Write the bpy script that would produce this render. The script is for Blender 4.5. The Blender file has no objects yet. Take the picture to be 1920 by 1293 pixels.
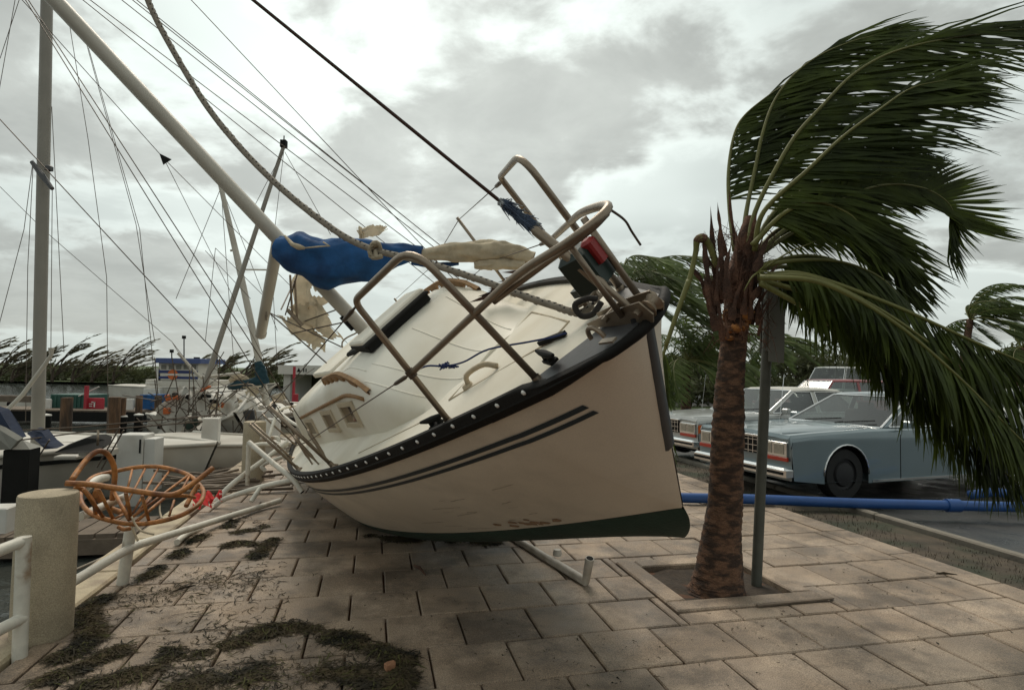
import bpy, bmesh, math, random
import numpy as np
from mathutils import Vector, Matrix, noise as mnoise
R = math.radians
PI = math.pi
rnd = random.Random(7)
sc = bpy.context.scene
col = sc.collection

# ------------------------------------------------------------------ camera
FPX, CXP, CYP, EYE = 1120.0, 960.0, 646.5, 1.6
PITCH, ROLL = R(2.6), R(1.0)
fw = Vector((0, math.cos(PITCH), math.sin(PITCH)))
u0 = Vector((0, -math.sin(PITCH), math.cos(PITCH)))
r0 = Vector((1, 0, 0))
rt = r0 * math.cos(ROLL) + u0 * math.sin(ROLL)
up = u0 * math.cos(ROLL) - r0 * math.sin(ROLL)
CAM = Vector((0, 0, EYE))
cam = bpy.data.cameras.new("camera")
cam.sensor_width = 36.0
cam.lens = FPX / 1920 * 36
cam.clip_start = 0.05
cam.clip_end = 4000
camo = bpy.data.objects.new("camera", cam)
camo.matrix_world = Matrix(((rt.x, up.x, -fw.x, 0), (rt.y, up.y, -fw.y, 0), (rt.z, up.z, -fw.z, EYE), (0, 0, 0, 1)))
col.objects.link(camo)
sc.camera = camo

# ------------------------------------------------------------------ sky, sun, exposure
SUN_AZ, SUN_EL = R(-14), R(56)          # azimuth from +Y towards +X
sund = Vector((math.sin(SUN_AZ) * math.cos(SUN_EL), math.cos(SUN_AZ) * math.cos(SUN_EL), math.sin(SUN_EL)))
w = bpy.data.worlds.new("World")
sc.world = w
w.use_nodes = True
nt = w.node_tree
nt.nodes.clear()
def N(t, **k):
    n = nt.nodes.new(t)
    for a, b in k.items():
        setattr(n, a, b)
    return n
def L(a, b): nt.links.new(a, b)
def MA(op, a, b=None, c=None, clamp=False):
    n = N('ShaderNodeMath', operation=op, use_clamp=clamp)
    for i, v in enumerate((a, b, c)):
        if v is None: continue
        if isinstance(v, (int, float)): n.inputs[i].default_value = v
        else: L(v, n.inputs[i])
    return n.outputs[0]
def sky_nodes():
    tc = N('ShaderNodeTexCoord')
    sep = N('ShaderNodeSeparateXYZ'); L(tc.outputs['Generated'], sep.inputs[0])
    X, Y, Z = sep.outputs
    zc = MA('MAXIMUM', Z, 0.0)
    den = MA('ADD', zc, 0.22)
    px = MA('DIVIDE', X, den); py = MA('DIVIDE', Y, den)
    cmb = N('ShaderNodeCombineXYZ'); L(px, cmb.inputs[0]); L(py, cmb.inputs[1])
    def noise(scale, detail, rough, off, dist=0.0, src=None):
        mp = N('ShaderNodeMapping'); mp.inputs['Location'].default_value = off
        L(src or cmb.outputs[0], mp.inputs[0])
        n = N('ShaderNodeTexNoise'); n.inputs['Scale'].default_value = scale
        n.inputs['Detail'].default_value = detail; n.inputs['Roughness'].default_value = rough
        n.inputs['Distortion'].default_value = dist
        L(mp.outputs[0], n.inputs['Vector'])
        return n.outputs['Fac']
    def ramp(v, a, b, lo, hi):
        n = N('ShaderNodeMapRange', interpolation_type='SMOOTHSTEP')
        L(v, n.inputs[0])
        for i, q in enumerate((a, b, lo, hi)): n.inputs[i + 1].default_value = q
        return n.outputs[0]
    # thick low grey clouds with lit rims over a bright high layer
    big = noise(1.05, 7, 0.52, SKYOFF1, 0.25)
    det = noise(3.4, 8, 0.58, (4.1, 9.3, 0), 0.3)
    hi = noise(0.9, 4, 0.5, (7.7, 1.3, 0), 0.2)
    f = MA('ADD', MA('MULTIPLY', big, 0.74), MA('MULTIPLY', det, 0.26))
    low = ramp(f, 0.455, 0.535, 0.0, 1.0)            # 1 inside the grey clouds
    rim = MA('MULTIPLY', ramp(f, 0.41, 0.465, 0.0, 1.0), ramp(f, 0.465, 0.52, 1.0, 0.0))
    dp = N('ShaderNodeVectorMath', operation='DOT_PRODUCT')
    nr = N('ShaderNodeVectorMath', operation='NORMALIZE'); L(tc.outputs['Generated'], nr.inputs[0])
    L(nr.outputs[0], dp.inputs[0])
    gl = Vector((math.sin(R(-13)) * math.cos(R(27)), math.cos(R(-13)) * math.cos(R(27)), math.sin(R(27))))
    dp.inputs[1].default_value = gl
    c = MA('MAXIMUM', dp.outputs['Value'], 0.0)
    glow = MA('POWER', c, 14.0)
    wide = MA('POWER', c, 2.5)
    hib = MA('ADD', ramp(hi, 0.3, 0.7, 0.47, 0.68), MA('ADD', MA('MULTIPLY', glow, 0.26), MA('MULTIPLY', wide, 0.08)))
    lob = MA('ADD', ramp(det, 0.3, 0.72, 0.46, 0.33), MA('ADD', MA('MULTIPLY', glow, 0.14), MA('MULTIPLY', wide, 0.06)))
    mixf = N('ShaderNodeMix', data_type='FLOAT')
    L(MA('MULTIPLY', low, 0.93), mixf.inputs[0]); L(hib, mixf.inputs[2]); L(lob, mixf.inputs[3])
    br = MA('ADD', mixf.outputs[0], MA('MULTIPLY', rim, 0.10))
    hz = ramp(Z, 0.0, 0.22, 1.0, 0.0)               # paler, flatter bank along the horizon
    mh = N('ShaderNodeMix', data_type='FLOAT'); L(MA('MULTIPLY', hz, 0.55), mh.inputs[0]); L(br, mh.inputs[2]); mh.inputs[3].default_value = 0.46
    val = mh.outputs[0]
    tint = N('ShaderNodeMix', data_type='RGBA')
    L(low, tint.inputs['Factor'])
    tint.inputs[6].default_value = (0.915, 1.0, 0.945, 1); tint.inputs[7].default_value = (0.95, 1.0, 0.93, 1)
    vm = N('ShaderNodeVectorMath', operation='SCALE'); L(tint.outputs[2], vm.inputs[0]); L(val, vm.inputs['Scale'])
    sky = N('ShaderNodeTexSky', sky_type='NISHITA'); sky.sun_disc = False
    sky.sun_elevation = SUN_EL; sky.sun_rotation = SUN_AZ
    b1 = N('ShaderNodeBackground'); L(sky.outputs[0], b1.inputs[0]); b1.inputs[1].default_value = 0.05
    b2 = N('ShaderNodeBackground'); L(vm.outputs[0], b2.inputs[0]); b2.inputs[1].default_value = 0.97
    mx = N('ShaderNodeMixShader'); mx.inputs[0].default_value = 0.93
    L(b1.outputs[0], mx.inputs[1]); L(b2.outputs[0], mx.inputs[2])
    out = N('ShaderNodeOutputWorld'); L(mx.outputs[0], out.inputs[0])
SKYOFF1 = (3.3, 0.4, 0.0)
sky_nodes()
sl = bpy.data.lights.new("sun", 'SUN')
sl.energy = 1.5; sl.angle = R(30); sl.color = (1.0, 0.91, 0.78)
so = bpy.data.objects.new("sun", sl)
so.rotation_euler = (-sund).to_track_quat('-Z', 'Y').to_euler()
so.location = (0, 0, 30)
col.objects.link(so)
vs = sc.view_settings
sc.display_settings.display_device = 'sRGB'
vs.view_transform = 'Standard'; vs.look = 'None'; vs.gamma = 1.0; vs.use_curve_mapping = False
vs.exposure = 0.32

# ------------------------------------------------------------------ helpers
def ray(x, y): return fw + rt * ((x - CXP) / FPX) - up * ((y - CYP) / FPX)
def G(x, y, z=0.0):
    d = ray(x, y); return CAM + d * ((z - EYE) / d.z)
def A(x, y, Y):
    d = ray(x, y); return CAM + d * (Y / d.y)
TH = R(13)
UU = Vector((math.cos(TH), math.sin(TH), 0)); VV = Vector((-math.sin(TH), math.cos(TH), 0))
def UV(u, v, z=0.0): return UU * u + VV * v + Vector((0, 0, z))

MATS = {}
def mat(name, rgb, rough=0.6, var=0.12, scale=6.0, bump=0.0, bscale=30.0, metal=0.0, objrand=0.0, rgb2=None,
        thr=(0.4, 0.65), coat=0.0, spec=0.5, rvar=0.0, stain=None, transl=0.0, stretch=None, coords='pos', trans=0.0, speck=0.0):
    m = bpy.data.materials.new(name); m.use_nodes = True
    t = m.node_tree; bs = t.nodes['Principled BSDF']
    def n(tp, **k):
        q = t.nodes.new(tp)
        for a, b in k.items(): setattr(q, a, b)
        return q
    if coords == 'pos':
        vec = n('ShaderNodeNewGeometry').outputs['Position']
    else:
        vec = n('ShaderNodeTexCoord').outputs['Object']
    if stretch:
        mp = n('ShaderNodeMapping'); mp.inputs['Scale'].default_value = stretch
        t.links.new(vec, mp.inputs[0]); vec = mp.outputs[0]
    nz = n('ShaderNodeTexNoise'); nz.inputs['Scale'].default_value = scale; nz.inputs['Detail'].default_value = 6
    nz.inputs['Roughness'].default_value = 0.6
    t.links.new(vec, nz.inputs['Vector'])
    mr = n('ShaderNodeMapRange'); t.links.new(nz.outputs['Fac'], mr.inputs[0])
    mr.inputs[1].default_value = 0.25; mr.inputs[2].default_value = 0.75
    mr.inputs[3].default_value = 1 - var; mr.inputs[4].default_value = 1 + var
    colr = None
    if rgb2:
        st = n('ShaderNodeTexNoise'); st.inputs['Scale'].default_value = scale * 0.37; st.inputs['Detail'].default_value = 7
        t.links.new(vec, st.inputs['Vector'])
        m2 = n('ShaderNodeMapRange', interpolation_type='SMOOTHSTEP'); t.links.new(st.outputs['Fac'], m2.inputs[0])
        m2.inputs[1].default_value = thr[0]; m2.inputs[2].default_value = thr[1]
        mx = n('ShaderNodeMix', data_type='RGBA'); t.links.new(m2.outputs[0], mx.inputs[0])
        mx.inputs[6].default_value = (*rgb, 1); mx.inputs[7].default_value = (*rgb2, 1)
        colr = mx.outputs[2]
    else:
        c = n('ShaderNodeRGB'); c.outputs[0].default_value = (*rgb, 1); colr = c.outputs[0]
    fac = mr.outputs[0]
    if speck:
        sp = n('ShaderNodeTexNoise'); sp.inputs['Scale'].default_value = 170; sp.inputs['Detail'].default_value = 2
        t.links.new(vec, sp.inputs['Vector'])
        m3 = n('ShaderNodeMapRange'); t.links.new(sp.outputs['Fac'], m3.inputs[0])
        m3.inputs[1].default_value = 0.3; m3.inputs[2].default_value = 0.7
        m3.inputs[3].default_value = 1 - speck; m3.inputs[4].default_value = 1 + speck
        ml = n('ShaderNodeMath', operation='MULTIPLY'); t.links.new(fac, ml.inputs[0]); t.links.new(m3.outputs[0], ml.inputs[1]); fac = ml.outputs[0]
    if stain:
        sn = n('ShaderNodeTexNoise'); sn.inputs['Scale'].default_value = stain[0]; sn.inputs['Detail'].default_value = 8; sn.inputs['Roughness'].default_value = .68
        t.links.new(vec, sn.inputs['Vector'])
        ms = n('ShaderNodeMapRange', interpolation_type='SMOOTHSTEP'); t.links.new(sn.outputs['Fac'], ms.inputs[0])
        ms.inputs[1].default_value = .38; ms.inputs[2].default_value = .56; ms.inputs[3].default_value = stain[1]; ms.inputs[4].default_value = 1.0
        ml = n('ShaderNodeMath', operation='MULTIPLY'); t.links.new(fac, ml.inputs[0]); t.links.new(ms.outputs[0], ml.inputs[1]); fac = ml.outputs[0]
    if objrand:
        oi = n('ShaderNodeObjectInfo')
        m4 = n('ShaderNodeMapRange'); t.links.new(oi.outputs['Random'], m4.inputs[0])
        m4.inputs[3].default_value = 1 - objrand; m4.inputs[4].default_value = 1 + objrand
        ml = n('ShaderNodeMath', operation='MULTIPLY'); t.links.new(fac, ml.inputs[0]); t.links.new(m4.outputs[0], ml.inputs[1]); fac = ml.outputs[0]
    sc_ = n('ShaderNodeVectorMath', operation='SCALE'); t.links.new(colr, sc_.inputs[0]); t.links.new(fac, sc_.inputs['Scale'])
    t.links.new(sc_.outputs[0], bs.inputs['Base Color'])
    bs.inputs['Roughness'].default_value = rough
    if rvar:
        m5 = n('ShaderNodeMapRange'); t.links.new(nz.outputs['Fac'], m5.inputs[0])
        m5.inputs[1].default_value = 0.3; m5.inputs[2].default_value = 0.7
        m5.inputs[3].default_value = max(0.02, rough - rvar); m5.inputs[4].default_value = min(1, rough + rvar)
        t.links.new(m5.outputs[0], bs.inputs['Roughness'])
    bs.inputs['Metallic'].default_value = metal
    bs.inputs['Specular IOR Level'].default_value = spec
    bs.inputs['Coat Weight'].default_value = coat
    if transl:
        tb = n('ShaderNodeBsdfTranslucent'); t.links.new(sc_.outputs[0], tb.inputs[0]); mxs = n('ShaderNodeMixShader'); mxs.inputs[0].default_value = transl
        om = [q for q in t.nodes if q.type == 'OUTPUT_MATERIAL'][0]
        t.links.new(bs.outputs[0], mxs.inputs[1]); t.links.new(tb.outputs[0], mxs.inputs[2]); t.links.new(mxs.outputs[0], om.inputs['Surface'])
    if trans:
        bs.inputs['Transmission Weight'].default_value = trans
    if bump:
        bz = n('ShaderNodeTexNoise'); bz.inputs['Scale'].default_value = bscale; bz.inputs['Detail'].default_value = 5
        t.links.new(vec, bz.inputs['Vector'])
        bp = n('ShaderNodeBump'); bp.inputs['Strength'].default_value = bump; bp.inputs['Distance'].default_value = 0.01
        t.links.new(bz.outputs['Fac'], bp.inputs['Height']); t.links.new(bp.outputs[0], bs.inputs['Normal'])
    MATS[name] = m
    return m

INV = {}
class MB:
    def __init__(s): s.v = []; s.f = []; s.mi = []
    def add(s, vs_, fs, m=0):
        o = len(s.v); s.v.extend([tuple(p) for p in vs_]); s.f.extend([tuple(i + o for i in f) for f in fs]); s.mi.extend([m] * len(fs))
    def tube(s, path, r, n=8, cap=True, closed=False, m=0, flat=1.0):
        P = [Vector(p) for p in path]; k = len(P)
        if not isinstance(r, (list, tuple)): r = [r] * k
        ref = None; rings = []
        for i in range(k):
            if closed: t = P[(i + 1) % k] - P[i - 1]
            else: t = P[min(i + 1, k - 1)] - P[max(i - 1, 0)]
            if t.length < 1e-9: t = Vector((0, 0, 1))
            t.normalize()
            if ref is None:
                a = Vector((0, 0, 1)) if abs(t.z) < 0.9 else Vector((1, 0, 0))
                ref = t.cross(a).normalized()
            ref = (ref - t * ref.dot(t)).normalized(); b = t.cross(ref)
            rings.append([P[i] + (ref * math.cos(2 * PI * j / n) + b * math.sin(2 * PI * j / n) * flat) * r[i] for j in range(n)])
        vs_ = [p for rg in rings for p in rg]; fs = []
        kk = k if closed else k - 1
        for i in range(kk):
            i2 = (i + 1) % k
            for j in range(n):
                j2 = (j + 1) % n
                fs.append((i * n + j, i * n + j2, i2 * n + j2, i2 * n + j))
        if cap and not closed:
            fs.append(tuple(range(n))[::-1]); fs.append(tuple((k - 1) * n + j for j in range(n)))
        s.add(vs_, fs, m); return s
    def box(s, c, size, rot=None, m=0, bev=0.0, taper=1.0):
        hx, hy, hz = [q / 2 for q in size]; c = Vector(c)
        rot = rot or Matrix.Identity(3)
        if bev <= 0:
            vs_ = [Vector((x * (taper if z > 0 else 1), y * (taper if z > 0 else 1), z)) for z in (-hz, hz) for x, y in ((-hx, -hy), (hx, -hy), (hx, hy), (-hx, hy))]
            fs = [(3, 2, 1, 0), (4, 5, 6, 7), (0, 1, 5, 4), (1, 2, 6, 5), (2, 3, 7, 6), (3, 0, 4, 7)]
        else:
            b = min(bev, hx * .45, hy * .45, hz * .9); vs_ = []
            for z, i in ((-hz, 0), (hz - b, 0), (hz, b)):
                for sx, sy in ((-1, -1), (1, -1), (1, 1), (-1, 1)):
                    X_, Y_ = hx - i, hy - i
                    q = b * .7 if i == 0 else b * .5
                    if sx * sy > 0: a1 = (sx * X_, sy * (Y_ - q)); a2 = (sx * (X_ - q), sy * Y_)
                    else: a1 = (sx * (X_ - q), sy * Y_); a2 = (sx * X_, sy * (Y_ - q))
                    if (sx, sy) in ((-1, -1), (1, 1)): pr = (a1, a2)
                    else: pr = (a1, a2)
                    for p in pr: vs_.append(Vector((p[0], p[1], z)))
            fs = []
            for l in range(2):
                for j in range(8): fs.append((l * 8 + j, l * 8 + (j + 1) % 8, l * 8 + 8 + (j + 1) % 8, l * 8 + 8 + j))
            fs.append(tuple(range(16, 24)))
        s.add([c + rot @ p for p in vs_], fs, m); return s
    def grid(s, rows, m=0, cu=False, flip=False):
        k = len(rows[0]); vs_ = [p for rw in rows for p in rw]; fs = []
        for i in range(len(rows) - 1):
            for j in range(k if cu else k - 1):
                j2 = (j + 1) % k
                q = (i * k + j, i * k + j2, (i + 1) * k + j2, (i + 1) * k + j)
                fs.append(q[::-1] if flip else q)
        s.add(vs_, fs, m); return s
    def prism(s, outline, depthvec, m=0):
        k = len(outline); d = Vector(depthvec); o = [Vector(p) for p in outline]
        s.add(o + [p + d for p in o], [tuple(range(k))[::-1], tuple(range(k, 2 * k))] + [(i, (i + 1) % k, k + (i + 1) % k, k + i) for i in range(k)], m); return s
    def lathe(s, prof, c=(0, 0, 0), n=24, rot=None, m=0):
        c = Vector(c); rot = rot or Matrix.Identity(3)
        rows = [[c + rot @ Vector((r * math.cos(2 * PI * j / n), r * math.sin(2 * PI * j / n), z)) for j in range(n)] for r, z in prof]
        s.grid(rows, m, cu=True)
        return s
    def build(s, name, mats, parent=None, smooth=False, local=False, kind=None, auto=None):
        me = bpy.data.meshes.new(name)
        vs_ = s.v
        if parent is not None and not local and parent.name in INV:
            iv = INV[parent.name]; vs_ = [tuple(iv @ Vector(p)) for p in vs_]
        me.from_pydata(vs_, [], s.f)
        if not isinstance(mats, (list, tuple)): mats = [mats]
        for q in mats: me.materials.append(q)
        if len(mats) > 1: me.polygons.foreach_set('material_index', s.mi)
        if smooth: me.polygons.foreach_set('use_smooth', [True] * len(me.polygons))
        me.update()
        if auto is not None:
            bm = bmesh.new(); bm.from_mesh(me)
            bmesh.ops.remove_doubles(bm, verts=bm.verts, dist=1e-5)
            for e in bm.edges:
                if len(e.link_faces) == 2 and e.calc_face_angle(0) > R(auto): e.smooth = False
            for f in bm.faces: f.smooth = True
            bm.to_mesh(me); bm.free()
        o = bpy.data.objects.new(name, me); col.objects.link(o)
        if parent is not None:
            o.parent = parent
            if parent.name in INV: INV[o.name] = INV[parent.name]
        else: INV[o.name] = Matrix.Identity(4)
        if kind: o['kind'] = kind
        return o
def tag(o, label=None, cat=None, group=None, kind=None):
    if label: o['label'] = label
    if cat: o['category'] = cat
    if group: o['group'] = group
    if kind: o['kind'] = kind
    return o
def thing(name, label, cat, loc=(0, 0, 0), group=None, M=None):
    o = bpy.data.objects.new(name, None); o.empty_display_size = 0.2
    col.objects.link(o)
    mw = M if M is not None else Matrix.Translation(Vector(loc))
    o.matrix_world = mw
    INV[o.name] = mw.inverted()
    return tag(o, label, cat, group)
def copy_tree(o, M=None, label=None, mats=None):
    def rec(a, par):
        c = a.copy(); col.objects.link(c)
        if par is not None: c.parent = par
        for ch in list(a.children): rec(ch, c)
        return c
    c = rec(o, None)
    if M is not None: c.matrix_world = M
    if label: c['label'] = label
    return c
def smooth_path(pts, n=24):
    P = [Vector(p) for p in pts]; out = []
    Q = [P[0] * 2 - P[1]] + P + [P[-1] * 2 - P[-2]]
    segs = len(P) - 1
    for i in range(n + 1):
        t = i / n * segs; k = min(int(t), segs - 1); f = t - k
        a, b, c, d = Q[k], Q[k + 1], Q[k + 2], Q[k + 3]
        out.append(0.5 * ((2 * b) + (c - a) * f + (2 * a - 5 * b + 4 * c - d) * f * f + (3 * b - a - 3 * c + d) * f ** 3))
    return out
def lerp(a, b, t): return a + (b - a) * t

# ------------------------------------------------------------------ materials
M_tile = mat('paving concrete', (0.275, 0.205, 0.145), 0.62, 0.30, 3.6, 0.6, 120, objrand=0.14, rgb2=(0.39, 0.30, 0.222), thr=(0.42, 0.62), speck=0.45, rvar=0.16, stain=(1.5, .50))
M_joint = mat('rusty joint sand', (0.085, 0.038, 0.018), 0.9, 0.4, 25, 0.5, 80)
M_coping = mat('pale coping concrete', (0.44, 0.365, 0.245), 0.75, 0.2, 8, 0.4, 60, objrand=0.08, rgb2=(0.26, 0.2, 0.14), speck=0.15)
M_soil = mat('damp planter soil', (0.045, 0.032, 0.022), 0.95, 0.5, 18, 0.9, 60)
M_verge = mat('muddy verge', (0.070, 0.053, 0.036), 0.95, 0.5, 5, 0.9, 40, rgb2=(0.03, 0.034, 0.018))
M_asphalt = mat('wet asphalt', (0.026, 0.026, 0.025), 0.45, 0.3, 3, 0.4, 120, rvar=0.25, speck=0.25)
M_lawn = mat('lawn', (0.06, 0.085, 0.025), 0.95, 0.4, 8, 0.8, 40)
M_kerb = mat('kerb concrete', (0.19, 0.168, 0.135), 0.8, 0.25, 6, 0.4, 60)
M_bollard = mat('bollard concrete', (0.42, 0.35, 0.245), 0.85, 0.14, 3.5, 0.7, 110, speck=0.26, stain=(2.2, .80))
M_rail = mat('white painted pipe', (0.66, 0.63, 0.55), 0.5, 0.12, 9, 0.1, 40, rgb2=(0.30, 0.20, 0.12), thr=(0.58, 0.68), stain=(2.5, .82))
M_white = mat('white gelcoat', (0.84, 0.80, 0.70), 0.5, 0.05, 2.2, 0.0, rgb2=(0.66, 0.60, 0.48))
M_hullw = mat('cream topsides', (0.80, 0.71, 0.59), 0.40, 0.08, 1.1, 0.03, 6, rgb2=(0.72, 0.63, 0.515), coat=0.15, coords='obj', speck=.05, stain=(.9, .86))
M_deck = mat('nonskid deck', (0.83, 0.785, 0.68), 0.65, 0.06, 2.0, 0.25, 220, rgb2=(0.64, 0.575, 0.45))
M_green = mat('green antifouling', (0.016, 0.040, 0.026), 0.75, 0.35, 5, 0.4, 60, rgb2=(0.03, 0.05, 0.035), coords='obj')
M_navy = mat('navy stripe', (0.014, 0.026, 0.036), 0.4, 0.15, 4)
M_rubber = mat('dark rub rail', (0.010, 0.009, 0.008), 0.7, 0.3, 20, 0.2, 60, spec=.2)
M_portframe = mat('aged port frame', (0.50, 0.42, 0.30), 0.5, 0.12, 12)
M_steel = mat('stainless tube', (0.27, 0.215, 0.16), 0.38, 0.2, 8, 0.1, 50, metal=0.6)
M_chrome = mat('chrome', (0.7, 0.7, 0.7), 0.12, 0.05, 8, metal=1.0)
M_oldmast = mat('weathered grey mast', (0.25, 0.23, 0.195), 0.5, 0.1, 3)
M_alu = mat('painted aluminium spar', (0.50, 0.465, 0.40), 0.42, 0.06, 3, rgb2=(0.42, 0.385, 0.32))
M_wire = mat('rigging wire', (0.10, 0.075, 0.055), 0.5, 0.2, 20, metal=0.4)
M_amberpane = mat('dull brown pane', (0.17, 0.125, 0.07), 0.3, 0.1, 10)
M_teak = mat('weathered teak', (0.30, 0.17, 0.075), 0.7, 0.3, 25, 0.3, 60)
M_blue = mat('blue canvas', (0.010, 0.075, 0.215), 0.85, 0.3, 9, 0.9, 16, rgb2=(0.006, 0.038, 0.12))
M_navycanvas = mat('navy canvas', (0.007, 0.017, 0.045), 0.85, 0.3, 9, 0.6, 16)
M_cream = mat('cream sailcloth', (0.60, 0.51, 0.37), 0.85, 0.2, 8, 0.8, 18, transl=.25, stain=(5, .75))
M_black = mat('black plastic', (0.010, 0.010, 0.009), 0.75, 0.2, 10, spec=.2)
M_pane = mat('smoked pane', (0.012, 0.012, 0.013), 0.08, 0.1, 5)
M_bolt = mat('white bolt head', (0.75, 0.74, 0.7), 0.35, 0.05, 5)
M_darkgrey = mat('dark grey plate', (0.055, 0.055, 0.058), 0.5, 0.2, 8, 0.1, 40)
M_red = mat('red plastic', (0.25, 0.014, 0.014), 0.5, 0.1, 8)
M_rope = mat('old braided rope', (0.27, 0.235, 0.19), 0.95, 0.2, 30, 0.4, 100)
M_ropedark = mat('dark rope yarn', (0.035, 0.030, 0.027), 0.95, 0.2, 30, 0.4, 100)
M_bluecord = mat('blue cord', (0.02, 0.035, 0.12), 0.9, 0.2, 30)
M_fray = mat('frayed blue grey cloth', (0.06, 0.085, 0.13), 0.95, 0.5, 20, rgb2=(0.30, 0.32, 0.33), thr=(.48, .54))
M_rust = mat('rust scrape', (0.33, 0.21, 0.13), 0.85, 0.4, 20)
M_rattan = mat('orange rattan', (0.40, 0.16, 0.040), 0.55, 0.35, 14, 0.3, 40, rgb2=(0.20, 0.065, 0.018), thr=(.46, .66), stain=(14, .7))
M_weed = mat('dried seaweed', (0.060, 0.043, 0.020), 0.95, 0.6, 12, rgb2=(0.016, 0.014, 0.008))
M_weed2 = mat('green seaweed', (0.07, 0.068, 0.02), 0.95, 0.5, 12)
M_trunk = mat('palm bark', (0.150, 0.080, 0.048), 0.95, 0.5, 24, 1.0, 60, stretch=(1, 1, 2.6), rgb2=(0.045, 0.027, 0.019), thr=(.40, .60), speck=.5)
M_sheath = mat('red brown palm sheath', (0.115, 0.055, 0.034), 0.95, 0.5, 14, 0.9, 60, rgb2=(0.05, 0.026, 0.018), speck=.4)
M_cut = mat('orange cut palm stub', (0.36, 0.15, 0.04), 0.9, 0.5, 40, 1.0, 70, rgb2=(0.12, 0.05, 0.022), thr=(.44, .6))
M_rachis = mat('olive rachis', (0.125, 0.125, 0.030), 0.6, 0.2, 8)
M_leaf = mat('palm leaflet', (0.062, 0.085, 0.014), 0.6, 0.6, 5, rgb2=(0.028, 0.042, 0.008), coords='pos', spec=.25, transl=.42)
M_leaf2 = mat('far palm leaflet', (0.125, 0.17, 0.045), 0.65, 0.45, 2, rgb2=(0.07, 0.10, 0.028), transl=.4)
M_hedge = mat('dark hedge leaf', (0.068, 0.076, 0.032), 0.8, 0.5, 1.5, transl=.3)
M_reed = mat('windblown foliage', (0.20, 0.18, 0.115), 0.85, 0.4, 1.0, rgb2=(0.12, 0.115, 0.065), transl=.4)
M_bark = mat('grey bark', (0.10, 0.075, 0.055), 0.9, 0.3, 10, 0.5, 20)
M_pole = mat('painted post', (0.085, 0.088, 0.072), 0.6, 0.2, 10, 0.15, 60)
M_sign = mat('grey sign back', (0.17, 0.165, 0.14), 0.55, 0.15, 5)
M_pvc = mat('dirty white pvc', (0.50, 0.46, 0.40), 0.5, 0.15, 12, rgb2=(0.36, 0.31, 0.25))
M_bluepipe = mat('blue pipe', (0.018, 0.075, 0.25), 0.45, 0.15, 5)
M_timber = mat('dock timber', (0.15, 0.115, 0.085), 0.9, 0.3, 6, 0.6, 30, objrand=0.15)
M_piling = mat('brown piling', (0.135, 0.075, 0.04), 0.9, 0.45, 6, 0.7, 25, stretch=(3, 3, 0.6), rgb2=(0.06, 0.04, 0.028))
M_plastwhite = mat('dock post white', (0.60, 0.585, 0.545), 0.6, 0.08, 5, 0.1, 40, rgb2=(0.5, 0.47, 0.42))
M_hullfar = mat('old white hull', (0.56, 0.53, 0.47), 0.5, 0.14, 1.5, rgb2=(0.40, 0.36, 0.30))
M_teal = mat('teal sailcloth', (0.008, 0.038, 0.052), 0.85, 0.25, 6)
M_cloth = mat('red cloth', (0.50, 0.02, 0.018), 0.9, 0.25, 12, 0.5, 30)
M_orange = mat('orange paint', (0.55, 0.13, 0.03), 0.6, 0.15, 5)
M_greenbox = mat('green container paint', (0.018, 0.075, 0.058), 0.6, 0.3, 2)
M_redboard = mat('red board paint', (0.40, 0.025, 0.04), 0.6, 0.2, 4)
M_signwhite = mat('white board paint', (0.62, 0.6, 0.56), 0.6, 0.1, 4)
M_tyre = mat('tyre rubber', (0.012, 0.012, 0.012), 0.85, 0.2, 20)
M_glass = bpy.data.materials.new('tinted car glass'); M_glass.use_nodes = True
_t = M_glass.node_tree; _t.nodes.clear()
_a = _t.nodes.new('ShaderNodeBsdfTransparent'); _a.inputs[0].default_value = (0.50, 0.56, 0.54, 1)
_b = _t.nodes.new('ShaderNodeBsdfGlossy'); _b.inputs['Roughness'].default_value = 0.03; _b.inputs[0].default_value = (0.9, 0.92, 0.92, 1)
_f = _t.nodes.new('ShaderNodeFresnel'); _f.inputs[0].default_value = 1.9
_m = _t.nodes.new('ShaderNodeMixShader'); _o = _t.nodes.new('ShaderNodeOutputMaterial')
_t.links.new(_f.outputs[0], _m.inputs[0]); _t.links.new(_a.outputs[0], _m.inputs[1]); _t.links.new(_b.outputs[0], _m.inputs[2]); _t.links.new(_m.outputs[0], _o.inputs[0])
M_seat = mat('dusty car seat', (0.10, 0.09, 0.085), 0.9, 0.15, 6)
M_wheel = mat('dull wheel cover', (0.022, 0.022, 0.023), 0.55, 0.2, 20, metal=.4)
M_lamp = mat('headlamp lens', (0.35, 0.33, 0.28), 0.15, 0.2, 30, metal=0.4)
M_amber = mat('amber lens', (0.65, 0.13, 0.02), 0.3, 0.1, 20)
M_redlens = mat('red orange lens', (0.40, 0.035, 0.015), 0.3, 0.1, 20)
M_stucco = mat('pale stucco', (0.58, 0.55, 0.5), 0.8, 0.08, 2)
M_brick = mat('broken brick', (0.33, 0.16, 0.085), 0.9, 0.3, 20, 0.6, 50)

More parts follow.
